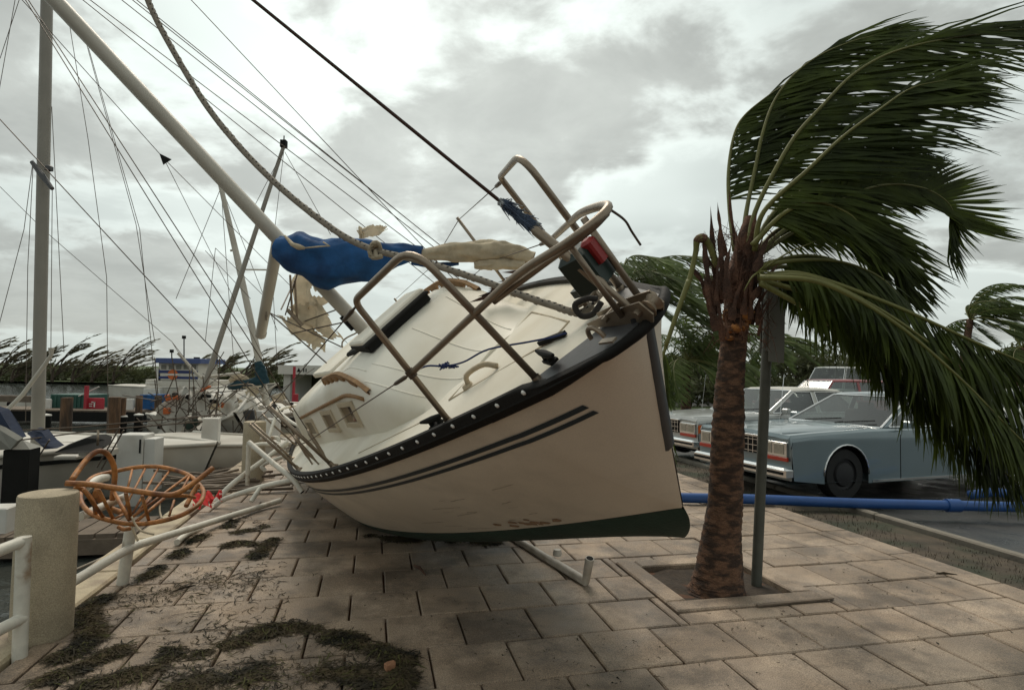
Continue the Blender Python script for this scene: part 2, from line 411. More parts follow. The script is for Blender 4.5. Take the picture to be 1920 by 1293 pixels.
# ------------------------------------------------------------------ the ground, the water
WZ = -0.45
def sheet(name, pts, z, m, kind='structure', thick=None):
    b = MB(); b.add([Vector((p[0], p[1], z)) for p in pts], [tuple(range(len(pts)))])
    o = b.build(name, m); tag(o, kind=kind); return o
mw_ = bpy.data.materials.new('harbour water'); mw_.use_nodes = True
_t = mw_.node_tree; _b = _t.nodes['Principled BSDF']
_b.inputs['Base Color'].default_value = (0.035, 0.040, 0.036, 1); _b.inputs['Roughness'].default_value = 0.12; _b.inputs['IOR'].default_value = 1.33
_g = _t.nodes.new('ShaderNodeNewGeometry'); _n = _t.nodes.new('ShaderNodeTexNoise'); _n.inputs['Scale'].default_value = 2.2; _n.inputs['Detail'].default_value = 4
_p = _t.nodes.new('ShaderNodeBump'); _p.inputs['Strength'].default_value = 0.55; _p.inputs['Distance'].default_value = 0.08
_t.links.new(_g.outputs['Position'], _n.inputs['Vector']); _t.links.new(_n.outputs['Fac'], _p.inputs['Height']); _t.links.new(_p.outputs[0], _b.inputs['Normal'])
E1 = -2.12   # seaward edge of the promenade in u
pa, pb = UV(E1, -12), UV(E1, 58)
sheet('water', [(-1500, -900), (pa.x + .3, -900), (pa.x + .3, pa.y), (pb.x + .3, pb.y), (pb.x + .3, 62), (-1500, 62)][::1], WZ, mw_)
sheet('harbour_bed', [(-1500, -900), (2000, -900), (2000, 2200), (-1500, 2200)], -1.6, M_soil)
# land right of the promenade and the far shore
KU = 5.87
a_, b_ = UV(KU + .05, -40), UV(KU + .05, 300)
sheet('parking_lot', [(a_.x, a_.y), (600, -200), (600, 260), (b_.x, b_.y)], -0.12, M_asphalt)
sheet('far_land', [(-1500, 62), (pb.x + .3, 62), (60, 62), (2000, 262), (2000, 2200), (-1500, 2200)], -0.2, M_lawn)
c_, d_ = UV(-2.0, 27), UV(5.6, 27); e_, f_ = UV(5.9, 150), UV(-2.0, 150)
sheet('lawn', [(c_.x, c_.y), (d_.x, d_.y), (e_.x, e_.y), (f_.x, f_.y)], 0.004, M_lawn)
c_, d_, e_, f_ = UV(4.9, -8), UV(KU - .1, -8), UV(KU - .1, 27), UV(4.9, 27)
sheet('verge', [(c_.x, c_.y), (d_.x, d_.y), (e_.x, e_.y), (f_.x, f_.y)], -0.05, M_verge)
# lawn island beyond the parked cars
c_ = [UV(5.95, 22.5), UV(40, 22.5), UV(40, 30), UV(5.95, 30)]
sheet('lawn_island', [(p.x, p.y) for p in c_], -0.10, M_lawn)
# promenade slab + paving stones
b = MB()
o8 = [UV(E1 + .02, -6), UV(4.9, -6), UV(4.9, 27), UV(E1 + .02, 27)]
b.prism([Vector((p.x, p.y, -1.5)) for p in o8], (0, 0, 1.465))
prom = b.build('promenade', M_joint); tag(prom, kind='structure')
b = MB()
o8 = [UV(E1 + .02, 27.001), UV(4.9, 27.001), UV(4.9, 58), UV(E1 + .02, 58)]
b.prism([Vector((p.x, p.y, -1.5)) for p in o8], (0, 0, 1.49)); tag(b.build('quay', M_tile), kind='structure')

TP, V0, U0 = 0.462, 2.635, 0.12
rotT = Matrix.Rotation(TH, 3, 'Z')
HOLE = [UV(1.62, 4.15), UV(3.0, 4.15)]
def px_of(p):
    d = Vector(p) - CAM; z = d.dot(fw)
    return (CXP + FPX * d.dot(rt) / z, CYP - FPX * d.dot(up) / z, z)
# planter: outer rim in u,v from the photograph's corners
def uvof(p): return Vector(p).dot(UU), Vector(p).dot(VV)
q1, q2, q3 = uvof(G(1148, 1055)), uvof(G(1275, 1148)), uvof(G(1560, 1125))
PU0, PV0 = (q1[0] + q2[0]) / 2, (q2[1] + q3[1]) / 2
PU1, PV1 = q3[0] - .02, q1[1]
tile_meshes = []
def tile_mesh(w_, d_):
    bb = MB(); bb.box((0, 0, -0.025), (w_, d_, 0.05), bev=0.008)
    return bb
bigstuff = MB()
cands = []
for iv in range(-2, 54):
    v = V0 + iv * TP
    off = U0 + (TP / 2 if iv % 2 else 0)
    for iu in range(-8, 14):
        ua, ub = off + iu * TP, off + (iu + 1) * TP
        lo, hi2 = E1 + .27, 4.62
        ua2, ub2 = max(ua, lo), min(ub, hi2)
        if ub2 - ua2 < 0.06: continue
        rects = [(ua2, ub2, v, v + TP)]
        # cut round the planter
        if ub2 > PU0 - .02 and ua2 < PU1 + .02 and v + TP > PV0 - .02 and v < PV1 + .02:
            rr = []
            if ua2 < PU0: rr.append((ua2, PU0, v, v + TP))
            if ub2 > PU1: rr.append((PU1, ub2, v, v + TP))
            m0, m1 = max(ua2, PU0), min(ub2, PU1)
            if m1 - m0 > .05:
                if v < PV0: rr.append((m0, m1, v, PV0))
                if v + TP > PV1: rr.append((m0, m1, PV1, v + TP))
            rects = rr
        for (x0, x1, y0, y1) in rects:
            if x1 - x0 < .05 or y1 - y0 < .05: continue
            c = UV((x0 + x1) / 2, (y0 + y1) / 2)
            X_, Y_, z_ = px_of(c)
            cands.append((z_ if z_ > 0 else 99, c, x1 - x0, y1 - y0, z_ > 0.5 and -260 < X_ < 2180 and Y_ < 1480))
cands.sort(key=lambda q: q[0])
nt_ = 0; shared = {}
for z_, c, w_, d_, vis in cands:
    jz = rnd.uniform(-.004, .004)
    rot = rotT @ Matrix.Rotation(rnd.gauss(0, .006), 3, 'X') @ Matrix.Rotation(rnd.gauss(0, .006), 3, 'Y') @ Matrix.Rotation(rnd.gauss(0, .004), 3, 'Z')
    gp = .012
    if vis and nt_ < 268:
        key = (round(w_, 3), round(d_, 3))
        if key not in shared:
            o = tile_mesh(w_ - gp, d_ - gp).build('tile', M_tile, prom, local=True); shared[key] = o.data
        else:
            o = bpy.data.objects.new('tile', shared[key]); col.objects.link(o); o.parent = prom
        o.matrix_local = Matrix.Translation(c + Vector((0, 0, jz))) @ rot.to_4x4(); nt_ += 1
    else:
        bigstuff.box(c + Vector((0, 0, -.025 + jz)), (w_ - gp, d_ - gp, .05), rot)
bigstuff.build('distant_tiles', M_tile, prom, kind='stuff')
for k in range(34):     # edging slabs along the landward side
    v = -1 + k * .8
    bb = MB(); bb.box(UV(4.76, v + .4, -.025), (.27, .79, .058), rotT, bev=.006)
    bb.build('edging_slab', M_tile, prom)
for k in range(34):     # coping along the water
    v = -1.2 + k * 0.92
    bb = MB(); wv = rnd.uniform(-.012, .012)
    bb.box(UV(E1 + .115 + wv, v + .46, -.06), (.27, .905, .16), rotT @ Matrix.Rotation(rnd.gauss(0, .01), 3, 'Z'), bev=.015)
    bb.build('coping_stone', M_coping, prom)
# kerb of the parking lot
kerb = MB(); kerb.box(UV(KU, 1, -.12), (.15, .1, .05), rotT)
kerb = kerb.build('parking_kerb', M_kerb); tag(kerb, kind='structure')
for k in range(16):
    bb = MB(); bb.box(UV(KU, -3 + k * 1.8 + .9, -.08), (.11, 1.785, .17), rotT, bev=.015); bb.build('kerb_stone', M_kerb, kerb)
# planter
pl = thing('tree_planter', 'square tree pit with a flush concrete border round the leaning palm', 'planter', UV((PU0 + PU1) / 2, (PV0 + PV1) / 2))
bw_ = .165
for (x0, x1, y0, y1) in ((PU0 + .006, PU1 - .006, PV0 + .006, PV0 + bw_), (PU0 + .006, PU0 + bw_, PV0 + bw_ + .006, PV1 - .006), (PU1 - bw_, PU1 - .006, PV0 + bw_ + .006, PV1 - .006), (PU0 + bw_ + .006, PU1 - bw_ - .006, PV1 - bw_, PV1 - .006)):
    bb = MB(); bb.box(UV((x0 + x1) / 2, (y0 + y1) / 2, -.02), (x1 - x0, y1 - y0, .07), rotT, bev=.01); bb.build('border_slab', M_tile, pl)
rows = []
for i in range(15):
    row = []
    for j in range(15):
        u_, v_ = lerp(PU0 + bw_ + .003, PU1 - bw_ - .003, i / 14), lerp(PV0 + bw_ + .003, PV1 - bw_ - .003, j / 14)
        p = UV(u_, v_); row.append(Vector((p.x, p.y, -.028 + .022 * mnoise.noise(Vector((u_ * 6, v_ * 6, 0))))))
    rows.append(row)
bb = MB(); bb.grid(rows, flip=True); bb.build('soil', M_soil, pl, smooth=True)

# ------------------------------------------------------------------ the stranded sailboat (boat frame: X forward, Y port, Z up, origin at the stem head)
BM = Matrix(((0.43743, 0.63916, -0.63256, 0.4548), (-0.89854, 0.33871, -0.27911, 1.9915), (0.03586, 0.69047, 0.72247, 1.7878), (0, 0, 0, 1)))
_q = BM.to_3x3().to_quaternion(); _q.normalize()
BM = Matrix.Translation((0.4548, 1.9915, 1.7878)) @ _q.to_matrix().to_4x4()
BI = BM.inverted()
def BW(p): return BM @ Vector(p)
def bhit(px, py, ax, val):            # point of the boat seen at a photo pixel, on the boat plane axis=val
    o = BI @ CAM; d = BI.to_3x3() @ ray(px, py); t = (val - o[ax]) / d[ax]; return o + d * t
def bdep(px, py, Y): return BI @ A(px, py, Y)
boat = thing('sailboat', 'large cream sailboat with twin blue stripes heeled over on the paved promenade', 'sailboat', M=BM)
HL, b0, bmx, pw, ks, s1, s2, fb, rk, wmx, pww, ksw, kd0, kd = 8.0, .132, 1.156, 2.135, .361, .483, -.096, 1.116, .715, 1.07, 1.622, .502, .255, .482
n0, n1_, fl2, tr = 1.649, 1.999, 1.297, .02
def hb(x):
    t = min(max(-x / HL, 0), 1); tm = .58
    f = 1 - (1 - t / tm) ** pw if t < tm else 1 - ks * ((t - tm) / (1 - tm)) ** 2
    return b0 * min(1, (t * HL / .06) ** .5 if t * HL < .06 else 1) + (bmx - b0) * f
def hz(x): t = -x / HL; return -s1 * t + s2 * -t * t * -1
def hzw(x): return -fb + tr * (-x / HL)
X0 = -rk
def hw_(x):
    t = min(max((X0 - x) / (HL - rk), 0), 1); tm = .56
    f = 1 - (1 - t / tm) ** pww if t < tm else 1 - ksw * ((t - tm) / (1 - tm)) ** 2
    return max(wmx * f, .004)
def hk(x):
    t = min(max((X0 - .05 - x) / (HL - rk), 0), 1)
    return max(kd0 * min(1, (max(X0 - x, 0) / .20)) ** .5 + (kd - kd0) * max(0, math.sin(PI * min(t * 1.05, 1))) ** .8, .003)
def topside(x, v):
    """half-breadth and height, v 0 at the sheer, 1 at the waterline or stem"""
    B, S = hb(x), hz(x)
    if x > X0:
        f = x / X0; zst = -fb * f; e_ = lerp(.80, 1.0, f)
        return .004 + B * (1 - v ** lerp(1.25, fl2, f)) ** e_, lerp(S, zst, v)
    w_ = hw_(x); return B + (w_ - B) * v ** fl2 + .006 * 4 * v * (1 - v) * min(1, (X0 - x) / 2), lerp(S, hzw(x), v)
def top_y(x, z):
    S = hz(x); bot = -fb * (x / X0) if x > X0 else hzw(x)
    return topside(x, min(max((S - z) / max(S - bot, 1e-4), 0), 1))[0]
xs_top = [-.004, -.02, -.05, -.1, -.17, -.26, -.36, -.48, -.6, -.7, X0 - .003] + [X0 - .05, X0 - .12] + [-1 - .1 * i for i in range(0, 11)] + [-2.2 - .2 * i for i in range(30)]
xs_top = sorted(set(x for x in xs_top if x >= -8.0), reverse=True)
if xs_top[-1] > -8: xs_top.append(-8.0)
NV = 14
def hull_rows(sg):
    return [[Vector((x, sg * topside(x, i / NV)[0], topside(x, i / NV)[1])) for i in range(NV + 1)] for x in xs_top]
b = MB()
b.grid(hull_rows(-1)); b.grid(hull_rows(1), flip=True)
# transom
tp = [Vector((-8.0, topside(-8, i / NV)[0], topside(-8, i / NV)[1])) for i in range(NV + 1)]
b.add([p for p in tp] + [Vector((p.x, -p.y, p.z)) for p in tp], [tuple(range(NV + 1)) + tuple(range(2 * NV + 1, NV, -1))])
hull = b.build('hull', M_hullw, boat, smooth=True, local=True, auto=40)
# bottom
xs_b = [x for x in xs_top if x <= X0] 
NB = 12
def bsec(x, sg):
    t = min((X0 - x) / 2.5, 1); n_ = n0 + (n1_ - n0) * t; w_ = hw_(x); d_ = hk(x)
    return [Vector((x, sg * (w_ + .001) * math.cos(PI / 2 * i / NB) ** (2 / n_), hzw(x) - d_ * math.sin(PI / 2 * i / NB) ** (2 / n_))) for i in range(NB + 1)]
xs_b = [X0 - .001, X0 - .006, X0 - .015, X0 - .03, X0 - .05, X0 - .08, X0 - .11, X0 - .14, X0 - .17, X0 - .20, X0 - .24] + [x for x in xs_b if x < X0 - .27]
b = MB(); b.grid([bsec(x, -1) for x in xs_b]); b.grid([bsec(x, 1) for x in xs_b], flip=True)
p1 = bsec(-8, 1); p2 = bsec(-8, -1)
b.add(p1 + p2, [tuple(range(NB + 1)) + tuple(range(2 * NB, NB, -1))])
b.build('antifouled_bottom', M_green, boat, smooth=True, local=True, auto=50)
# stub keel and rudder (behind the hull from the photograph)
b = MB()
for z, xa, xb, th in ((0, 0, 0, 0),):
    rows = []
    for zz, x1, x2, t_ in ((-1.45, -3.3, -5.2, .085), (-1.60, -3.4, -5.1, .075), (-1.86, -3.6, -5.0, .06)):
        rows.append([Vector((lerp(x1, x2, .5 - .5 * math.cos(a * 2 * PI / 16)), t_ * math.sin(a * 2 * PI / 16), zz)) for a in range(16)])
    b.grid(rows, cu=True); b.add(rows[-1], [tuple(range(16))])
b.build('keel', M_green, boat, smooth=True, local=True, auto=50)
b = MB(); b.prism([(-7.55, -.025, -1.32), (-8.12, -.025, -.3), (-8.3, -.025, -.3), (-8.2, -.025, -1.55), (-7.8, -.025, -1.6)], (0, .05, 0)); b.build('rudder', M_green, boat, local=True)
# blue stripes: two thin tapes on each side
for sg in (-1, 1):
    for (o1, wd) in ((.165, .028), (.215, .025)):
        rows = []
        for k in range(90):
            x = lerp(-.345 - (o1 - .165) * .1, -7.98, k / 89)
            shrink = 1.0
            row = []
            for j in range(3):
                z = hz(x) - (o1 + wd * j / 2) * shrink
                row.append(Vector((x, sg * (top_y(x, z) + .0035), z)))
            rows.append(row)
        b = MB(); b.grid(rows, flip=sg > 0); b.build('pinstripe', M_navy, boat, smooth=True, local=True)
# rub rail / toe rail
for sg in (-1, 1):
    rows = []
    xr = [x for x in xs_top if x < -.04]
    for x in xr:
        up_ = .034 if x < -.47 else .008; S = hz(x); y = hb(x); dp = .054 * min(1, .15 - x / .40); yl = max(top_y(x, S - dp), y - .03)
        prof = [(y - .03, S - .004), (y - .03, S + up_ * .9), (y + .004, S + up_), (y + .014, S + up_ * .65), (y + .014, S - .008), (y + .022, S - dp * .27), (yl + .024, S - dp * .8), (yl + .012, S - dp * 1.01), (yl - .002, S - dp * .93)]
        rows.append([Vector((x, sg * p[0], p[1])) for p in prof])
    b = MB(); b.grid(rows, flip=sg < 0); rr = b.build('rub_rail', M_rubber, boat, smooth=True, local=True, auto=50)
    n_b = 0; x = -.45
    while x > -4.3:
        S = hz(x); bb = MB(); c = Vector((x, sg * (hb(x) + .014), S + .012))
        bb.lathe([(0, .006), (.008, .005), (.011, 0), (.011, -.004)], c, 10, Matrix.Rotation(-sg * PI / 2, 3, 'X'))
        bb.build('bolt_head', M_bolt, rr, smooth=True, local=True); x -= .155
# bow cap plates
def deck_z(x, y): 
    B = max(hb(x), .02); return hz(x) + .035 * (1 - min(1, abs(y) / B) ** 2) * min(1, -x / 1.2 + .2)
# deck
xd = [x for x in xs_top if x < -.012]
b = MB(); rows = []
for x in xd:
    B = hb(x) - .02
    rows.append([Vector((x, B * (j / 8 - 1), deck_z(x, B * (j / 8 - 1)))) for j in range(17)])
b.grid(rows); b.build('deck', M_deck, boat, smooth=True, local=True)
# dark bow plate with its curved after edge
b = MB(); rows = []
for k in range(16):
    x = -.012 - (k / 15) ** 1.2 * .52
    B = hb(x) - .022; yin = 0 if k < 9 else B * ((k - 8) / 7.) ** .6
    row = []
    for j in range(7):
        y = lerp(B, yin, j / 6); row.append((x, y))
    rows.append(row)
for sg in (-1, 1):
    b.grid([[Vector((x, sg * y, deck_z(x, y) + .006)) for x, y in r_] for r_ in rows], flip=sg > 0)
bp_ = b.build('bow_plate', M_darkgrey, boat, smooth=True, local=True)
# rounded dark bow cap that closes the rails
b = MB(); cap_ = [Vector((x, -(hb(x) + .004), hz(x) - .004)) for x in (-.34, -.26, -.18, -.11, -.06)] + [Vector((.0, -.085, -.004)), Vector((.018, -.04, -.004)), Vector((.024, 0, -.004)), Vector((.018, .04, -.004)), Vector((.0, .085, -.004))] + [Vector((x, hb(x) + .004, hz(x) - .004)) for x in (-.06, -.11, -.18, -.26, -.34)]
b.tube(smooth_path(cap_, 50), [.010] * 4 + [lerp(.010, .021, min(1, i / 14, (42 - i) / 14)) for i in range(43)] + [.010] * 4, 10); b.build('bow_cap', M_rubber, boat, smooth=True, local=True)
# stem band
b = MB(); rows = []
for k in range(12):
    f = k / 11; x = X0 * f * .62 + .012; z = -fb * f * .62 + .03
    rows.append([Vector((x - .05, .035, z)), Vector((x + .004, .024, z)), Vector((x + .010, 0, z)), Vector((x + .004, -.024, z)), Vector((x - .05, -.035, z))])
b.grid(rows); b.build('stem_band', M_darkgrey, boat, smooth=True, local=True)
# stem fitting with two cheeks and a pin
b = MB()
for y in (-.03, .03): b.prism([(-.30, y, .02), (.05, y, .0), (.075, y, .03), (.05, y, .085), (-.08, y, .075), (-.30, y, .04)], (0, .006, 0))
b.box((-.12, .004, .030), (.30, .05, .008)); b.tube([(.02, -.05, .05), (.02, .06, .05)], .014, 10); b.tube([(-.16, -.05, .05), (-.16, .06, .05)], .012, 10)
b.lathe([(.012, -.026), (.034, -.02), (.02, 0), (.034, .02), (.012, .026)], (.05, .004, .045), 14, Matrix.Rotation(PI / 2, 3, 'X'))
b.build('stem_fitting', M_steel, boat, smooth=True, local=True, auto=35)
# chain plate shackle hook on the bow plate
b = MB()
b.tube([Vector((-.12, -.13, .03)) + Vector((.04 * math.cos(a), 0, .045 * math.sin(a) + .01)) for a in [PI * i / 10 for i in range(11)]], .009, 8)
b.box((-.08, -.13, .022), (.08, .024, .008)); b.build('bow_shackle', M_steel, boat, smooth=True, local=True, auto=35)
# horn cleats
def cleat(c, ang, mt, s=1.0, name='cleat'):
    c = Vector(c); d = Vector((math.cos(ang), math.sin(ang), 0))
    bb = MB()
    bb.tube([c + d * (-.11 * s) + Vector((0, 0, .052 * s)), c + d * (-.055 * s) + Vector((0, 0, .046 * s)), c + Vector((0, 0, .044 * s)), c + d * (.055 * s) + Vector((0, 0, .046 * s)), c + d * (.11 * s) + Vector((0, 0, .052 * s))], [.008 * s, .016 * s, .02 * s, .016 * s, .008 * s], 10)
    for q in (-.035, .035): bb.tube([c + d * q * s, c + d * q * s + Vector((0, 0, .045 * s))], [.02 * s, .013 * s], 10)
    bb.box(c + Vector((0, 0, .006)), (.11 * s, .045 * s, .012), Matrix.Rotation(ang, 3, 'Z'))
    return bb.build(name, mt, boat, smooth=True, local=True, auto=35)
cleat((-.39, -.20, .01), PI * .93, M_black, .85)
cleat((-.46, .15, .02), PI * .5, M_steel, .95)
cleat((-1.17, -.52, -.065), PI * .12, M_black, .9)
# hatch cover outline of the anchor locker
b = MB()
pts = [(-1.32, -.36), (-.62, -.03), (-.64, .10), (-1.40, .36)]
for i in range(4):
    p, q = pts[i], pts[(i + 1) % 4]
    b.tube([Vector((*p, deck_z(*p) + .001)), Vector((*q, deck_z(*q) + .001))], .006, 6)
b.build('anchor_locker_seam', M_cream, boat, local=True)
# handle on the locker, slot of the hawse
b = MB(); b.tube(smooth_path([(-1.18, -.27, -.03), (-1.16, -.25, .012), (-1.05, -.19, .02), (-.99, -.16, -.02)], 10), .014, 8); b.lathe([(.03, 0), (.026, .014), (0, .016)], (-1.19, -.275, -.04), 12); b.build('locker_handle', M_cream, boat, smooth=True, local=True)
b = MB(); b.box((-.60, -.035, .004), (.17, .022, .02), Matrix.Rotation(.25, 3, 'Z')); b.build('hawse_slot', M_black, boat, local=True)
# nonskid panel seams
for y0, y1, xa, xb in ((-.50, -.78, -1.45, -2.3), (.05, .05, -1.5, -2.0)):
    b = MB(); b.tube([Vector((xa, y0, deck_z(xa, y0) + .0)), Vector((xb, y1, deck_z(xb, y1)))], .004, 5); b.build('deck_seam', M_cream, boat, local=True)

# cabin trunk: lofted from its sloping front to the cockpit
def trunk(x):
    """half width at base, half width at roof edge, roof height over sheer"""
    t = -x
    f = min(max((t - 1.35) / 1.25, 0), 1); sm_ = f * f * (3 - 2 * f)
    wbase = lerp(.30, .60, min(1, max(0, (t - 1.35) / .75)) ** .6) + .22 * min(1, max(0, (t - 2.1) / 2.6))
    return wbase, max(wbase - .09 - .03 * sm_, .12), .42 * sm_ + .005
xt = [-1.35 - .05 * i for i in range(28)] + [-2.75 - .25 * i for i in range(13)]
rows = []
for x in xt:
    wb, wr, h_ = trunk(x); z0 = hz(x) + .012; row = []
    prof = [(wb, -.01), (wb - .006, h_ * .25), (lerp(wb, wr, .45), h_ * .62), (wr + .02, h_ * .86), (wr - .03, h_ * .97), (wr * .75, h_ + .015), (wr * .38, h_ + .03), (0, h_ + .035)]
    hf = [Vector((x, -a, z0 + c)) for a, c in prof]; row = hf + [Vector((p.x, -p.y, p.z)) for p in hf[-2::-1]]
    rows.append(row)
b = MB(); b.grid(rows)
b.add(rows[-1], [tuple(range(len(rows[-1])))]); b.add(rows[0], [tuple(range(len(rows[0])))[::-1]])
cabin = b.build('cabin_trunk', M_white, boat, smooth=True, local=True, auto=45)
def roof_z(x, y):
    wb, wr, h_ = trunk(x); z0 = hz(x) + .012
    a = abs(y); pts = [(0, h_ + .035), (wr * .38, h_ + .03), (wr * .75, h_ + .015), (wr - .03, h_ * .97), (wr + .02, h_ * .86)]
    for i in range(4):
        if a <= pts[i + 1][0]: return z0 + lerp(pts[i][1], pts[i + 1][1], (a - pts[i][0]) / (pts[i + 1][0] - pts[i][0]))
    return z0 + h_ * .86
def side_y(x, zr):          # trunk half width at a fraction of its height
    wb, wr, h_ = trunk(x)
    p = [(0, wb), (.25, wb - .006), (.62, lerp(wb, wr, .45)), (.86, wr + .02)]
    for i in range(3):
        if zr <= p[i + 1][0]: return lerp(p[i][1], p[i + 1][1], (zr - p[i][0]) / (p[i + 1][0] - p[i][0]))
    return wr + .02
# moulded seams on the sloping front and roof
def surf_z(x, y):
    wb, wr, h_ = trunk(x)
    return max(deck_z(x, y), roof_z(x, y)) if (-x > 1.36 and abs(y) < wr + .02) else deck_z(x, y)
for ya_, yb_, xa_, xb_ in ((-.20, -.34, -1.42, -2.25), (.20, .34, -1.42, -2.25), (-.36, -.46, -1.6, -2.2), (0, 0, -1.40, -2.2), (-.40, -.46, -2.25, -3.2), (.40, .46, -2.25, -3.2)):
    b = MB(); b.tube([Vector((lerp(xa_, xb_, i / 14), lerp(ya_, yb_, i / 14), surf_z(lerp(xa_, xb_, i / 14), lerp(ya_, yb_, i / 14)) - .001)) for i in range(15)], .005, 5); b.build('moulded_seam', M_white, boat, smooth=True, local=True)
# portlights, eyebrow trim and handrails on both sides
for sg in (-1, 1):
    for x in (-2.62, -3.35, -4.30):
        wb, wr, h_ = trunk(x); z0 = hz(x) + .012
        hw2 = .19
        def P(dx, zr, o): return Vector((x + dx, sg * (side_y(x + dx, zr) + o), z0 + h_ * zr))
        outer = [(-hw2, .24), (hw2, .24), (hw2, .66), (-hw2, .66)]; inner = [(-hw2 + .045, .31), (hw2 - .045, .31), (hw2 - .045, .59), (-hw2 + .045, .59)]
        b = MB()
        vs_ = [P(a, c, .004) for a, c in outer] + [P(a, c, .018) for a, c in outer] + [P(a, c, .018) for a, c in inner] + [P(a, c, .004) for a, c in inner]
        fs = []
        for l in range(3):
            for j in range(4): fs.append((l * 4 + j, l * 4 + (j + 1) % 4, l * 4 + 4 + (j + 1) % 4, l * 4 + 4 + j))
        b.add(vs_, fs); fr = b.build('portlight', M_portframe, boat, local=True)
        b = MB(); b.add([P(a, c, .006) for a, c in inner], [(0, 1, 2, 3)]); b.build('pane', M_amberpane, fr, local=True)
        if x > -3:
            b = MB(); b.add([P(a, c, .009) for a, c in ((.04, .33), (.11, .33), (.11, .57), (.04, .57))], [(0, 1, 2, 3)]); b.build('open_sash', M_pane, fr, local=True)
    b = MB(); pp = [Vector((x, sg * (side_y(x, .74) + .006), hz(x) + .012 + trunk(x)[2] * .74)) for x in [-2.2 - .1 * i for i in range(26)]]
    b.tube(pp, .014, 6); b.build('eyebrow_trim', M_teak, boat, smooth=True, local=True)
    # scalloped handrail: a top bar on feet
    y = .50
    b = MB(); xa, xb = -2.10, -3.42
    nseg = 6; L_ = (xb - xa) / nseg; outl = []
    N_ = 60; topl = []; botl = []
    for i in range(N_ + 1):
        x = lerp(xa, xb, i / N_); zr = roof_z(x, y); ph = (i / N_ * nseg) % 1
        bow = min(1, min(i, N_ - i) / 5)
        topl.append(Vector((x, sg * y, zr + .062 * (.35 + .65 * bow))))
        arch = 0 if ph < .22 or ph > .78 else .042 * min(1, (math.sin((ph - .22) / .56 * PI)) * 1.7)
        botl.append(Vector((x, sg * y, zr + arch - .002)))
    wv = Vector((0, .014, 0))
    b.grid([[t - wv, t + wv] for t in topl]); b.grid([[p + wv, p - wv] for p in botl])
    b.grid([[t + wv, p + wv] for t, p in zip(topl, botl)]); b.grid([[p - wv, t - wv] for t, p in zip(topl, botl)])
    b.build('handrail', M_teak, boat, local=True)
# forward hatch: white lid with a dark edge, tipped up on its after side
def slab(name, cx_, cy_, sx, sy, dz, th, tilt, mt, rotz=0.0, parent=None, bev=.012):
    bb = MB(); bb.box((cx_, cy_, roof_z(cx_, cy_) + dz), (sx, sy, th), Matrix.Rotation(rotz, 3, 'Z') @ Matrix.Rotation(tilt, 3, 'Y'), bev=bev)
    return bb.build(name, mt, parent or boat, local=True)
h_ = slab('hatch_coaming', -2.50, .0, .34, .56, .02, .06, .12, M_black)
slab('hatch_lid', -2.53, .0, .36, .57, .065, .03, .04, M_white, parent=h_)
slab('hatch_gasket', -2.50, .0, .38, .585, .043, .022, .08, M_rubber, parent=h_)
slab('sliding_hatch', -4.6, .0, 1.1, .66, .035, .05, 0, M_white)
slab('deck_panel', -3.05, -.16, .62, .12, .012, .03, .0, M_black, rotz=.05)
b = MB(); b.lathe([(.06, 0), (.06, .03), (.045, .05), (0, .055)], (-2.9, .22, roof_z(-2.9, .22)), 16); b.build('vent_cap', M_chrome, boat, smooth=True, local=True, auto=35)
# cockpit coaming and well
b = MB()
rows = [[Vector((x, -.62, hz(x) + .02)), Vector((x, -.60, hz(x) + .24)), Vector((x, -.52, hz(x) + .24)), Vector((x, -.48, hz(x) + .03)), Vector((x, 0, hz(x) + .02)), Vector((x, .48, hz(x) + .03)), Vector((x, .52, hz(x) + .24)), Vector((x, .60, hz(x) + .24)), Vector((x, .62, hz(x) + .02))] for x in [-5.76 - .3 * i for i in range(8)]]
b.grid(rows); b.build('cockpit_coaming', M_white, boat, local=True)

# ---- pulpit: two side hoops, midrails and the bow ring
def posts(sg):
    xa, xf = -1.02, -.43
    ya, yf = hb(xa) - .05, hb(xf) - .05
    fa, ff = Vector((xa, sg * ya, hz(xa))), Vector((xf, sg * yf, hz(xf)))
    ta, tf = Vector((-.97, sg * (hb(-1.0) - .075), hz(-1) + .70)), Vector((-.47, sg * (hb(-.5) - .05), hz(-.5) + .70))
    return fa, ff, ta, tf
pul = None
RT = .0150
for sg in (-1, 1):
    fa, ff, ta, tf = posts(sg)
    def cr(c, p, q, r_=.085, n=7):
        a = c + (p - c).normalized() * r_; d = c + (q - c).normalized() * r_
        return [(a * (1 - t) ** 2 + c * 2 * t * (1 - t) + d * t * t) for t in [i / (n - 1) for i in range(n)]]
    if sg < 0:
        path = [fa] + cr(ta, fa, tf, .05) + cr(tf, ta, ff, .12) + [ff]
    else:
        path = [fa] + cr(ta, fa, tf, .03) + cr(tf, ta, ff, .12) + [ff]
    b = MB(); b.tube(path, RT, 10); hoop = b.build('pulpit_hoop', M_steel, boat, smooth=True, local=True)
    for p in (fa, ff):
        b = MB(); b.lathe([(.035, 0), (.035, .006), (.02, .012), (.018, .03)], p, 12); b.build('post_foot', M_steel, hoop, smooth=True, local=True, auto=30)
    for p in (fa.lerp(ta, .43),):
        b = MB(); b.tube([p - Vector((0, 0, .02)), p + Vector((0, 0, .02))], RT + .006, 10); b.build('rail_clamp', M_wire, hoop, local=True)
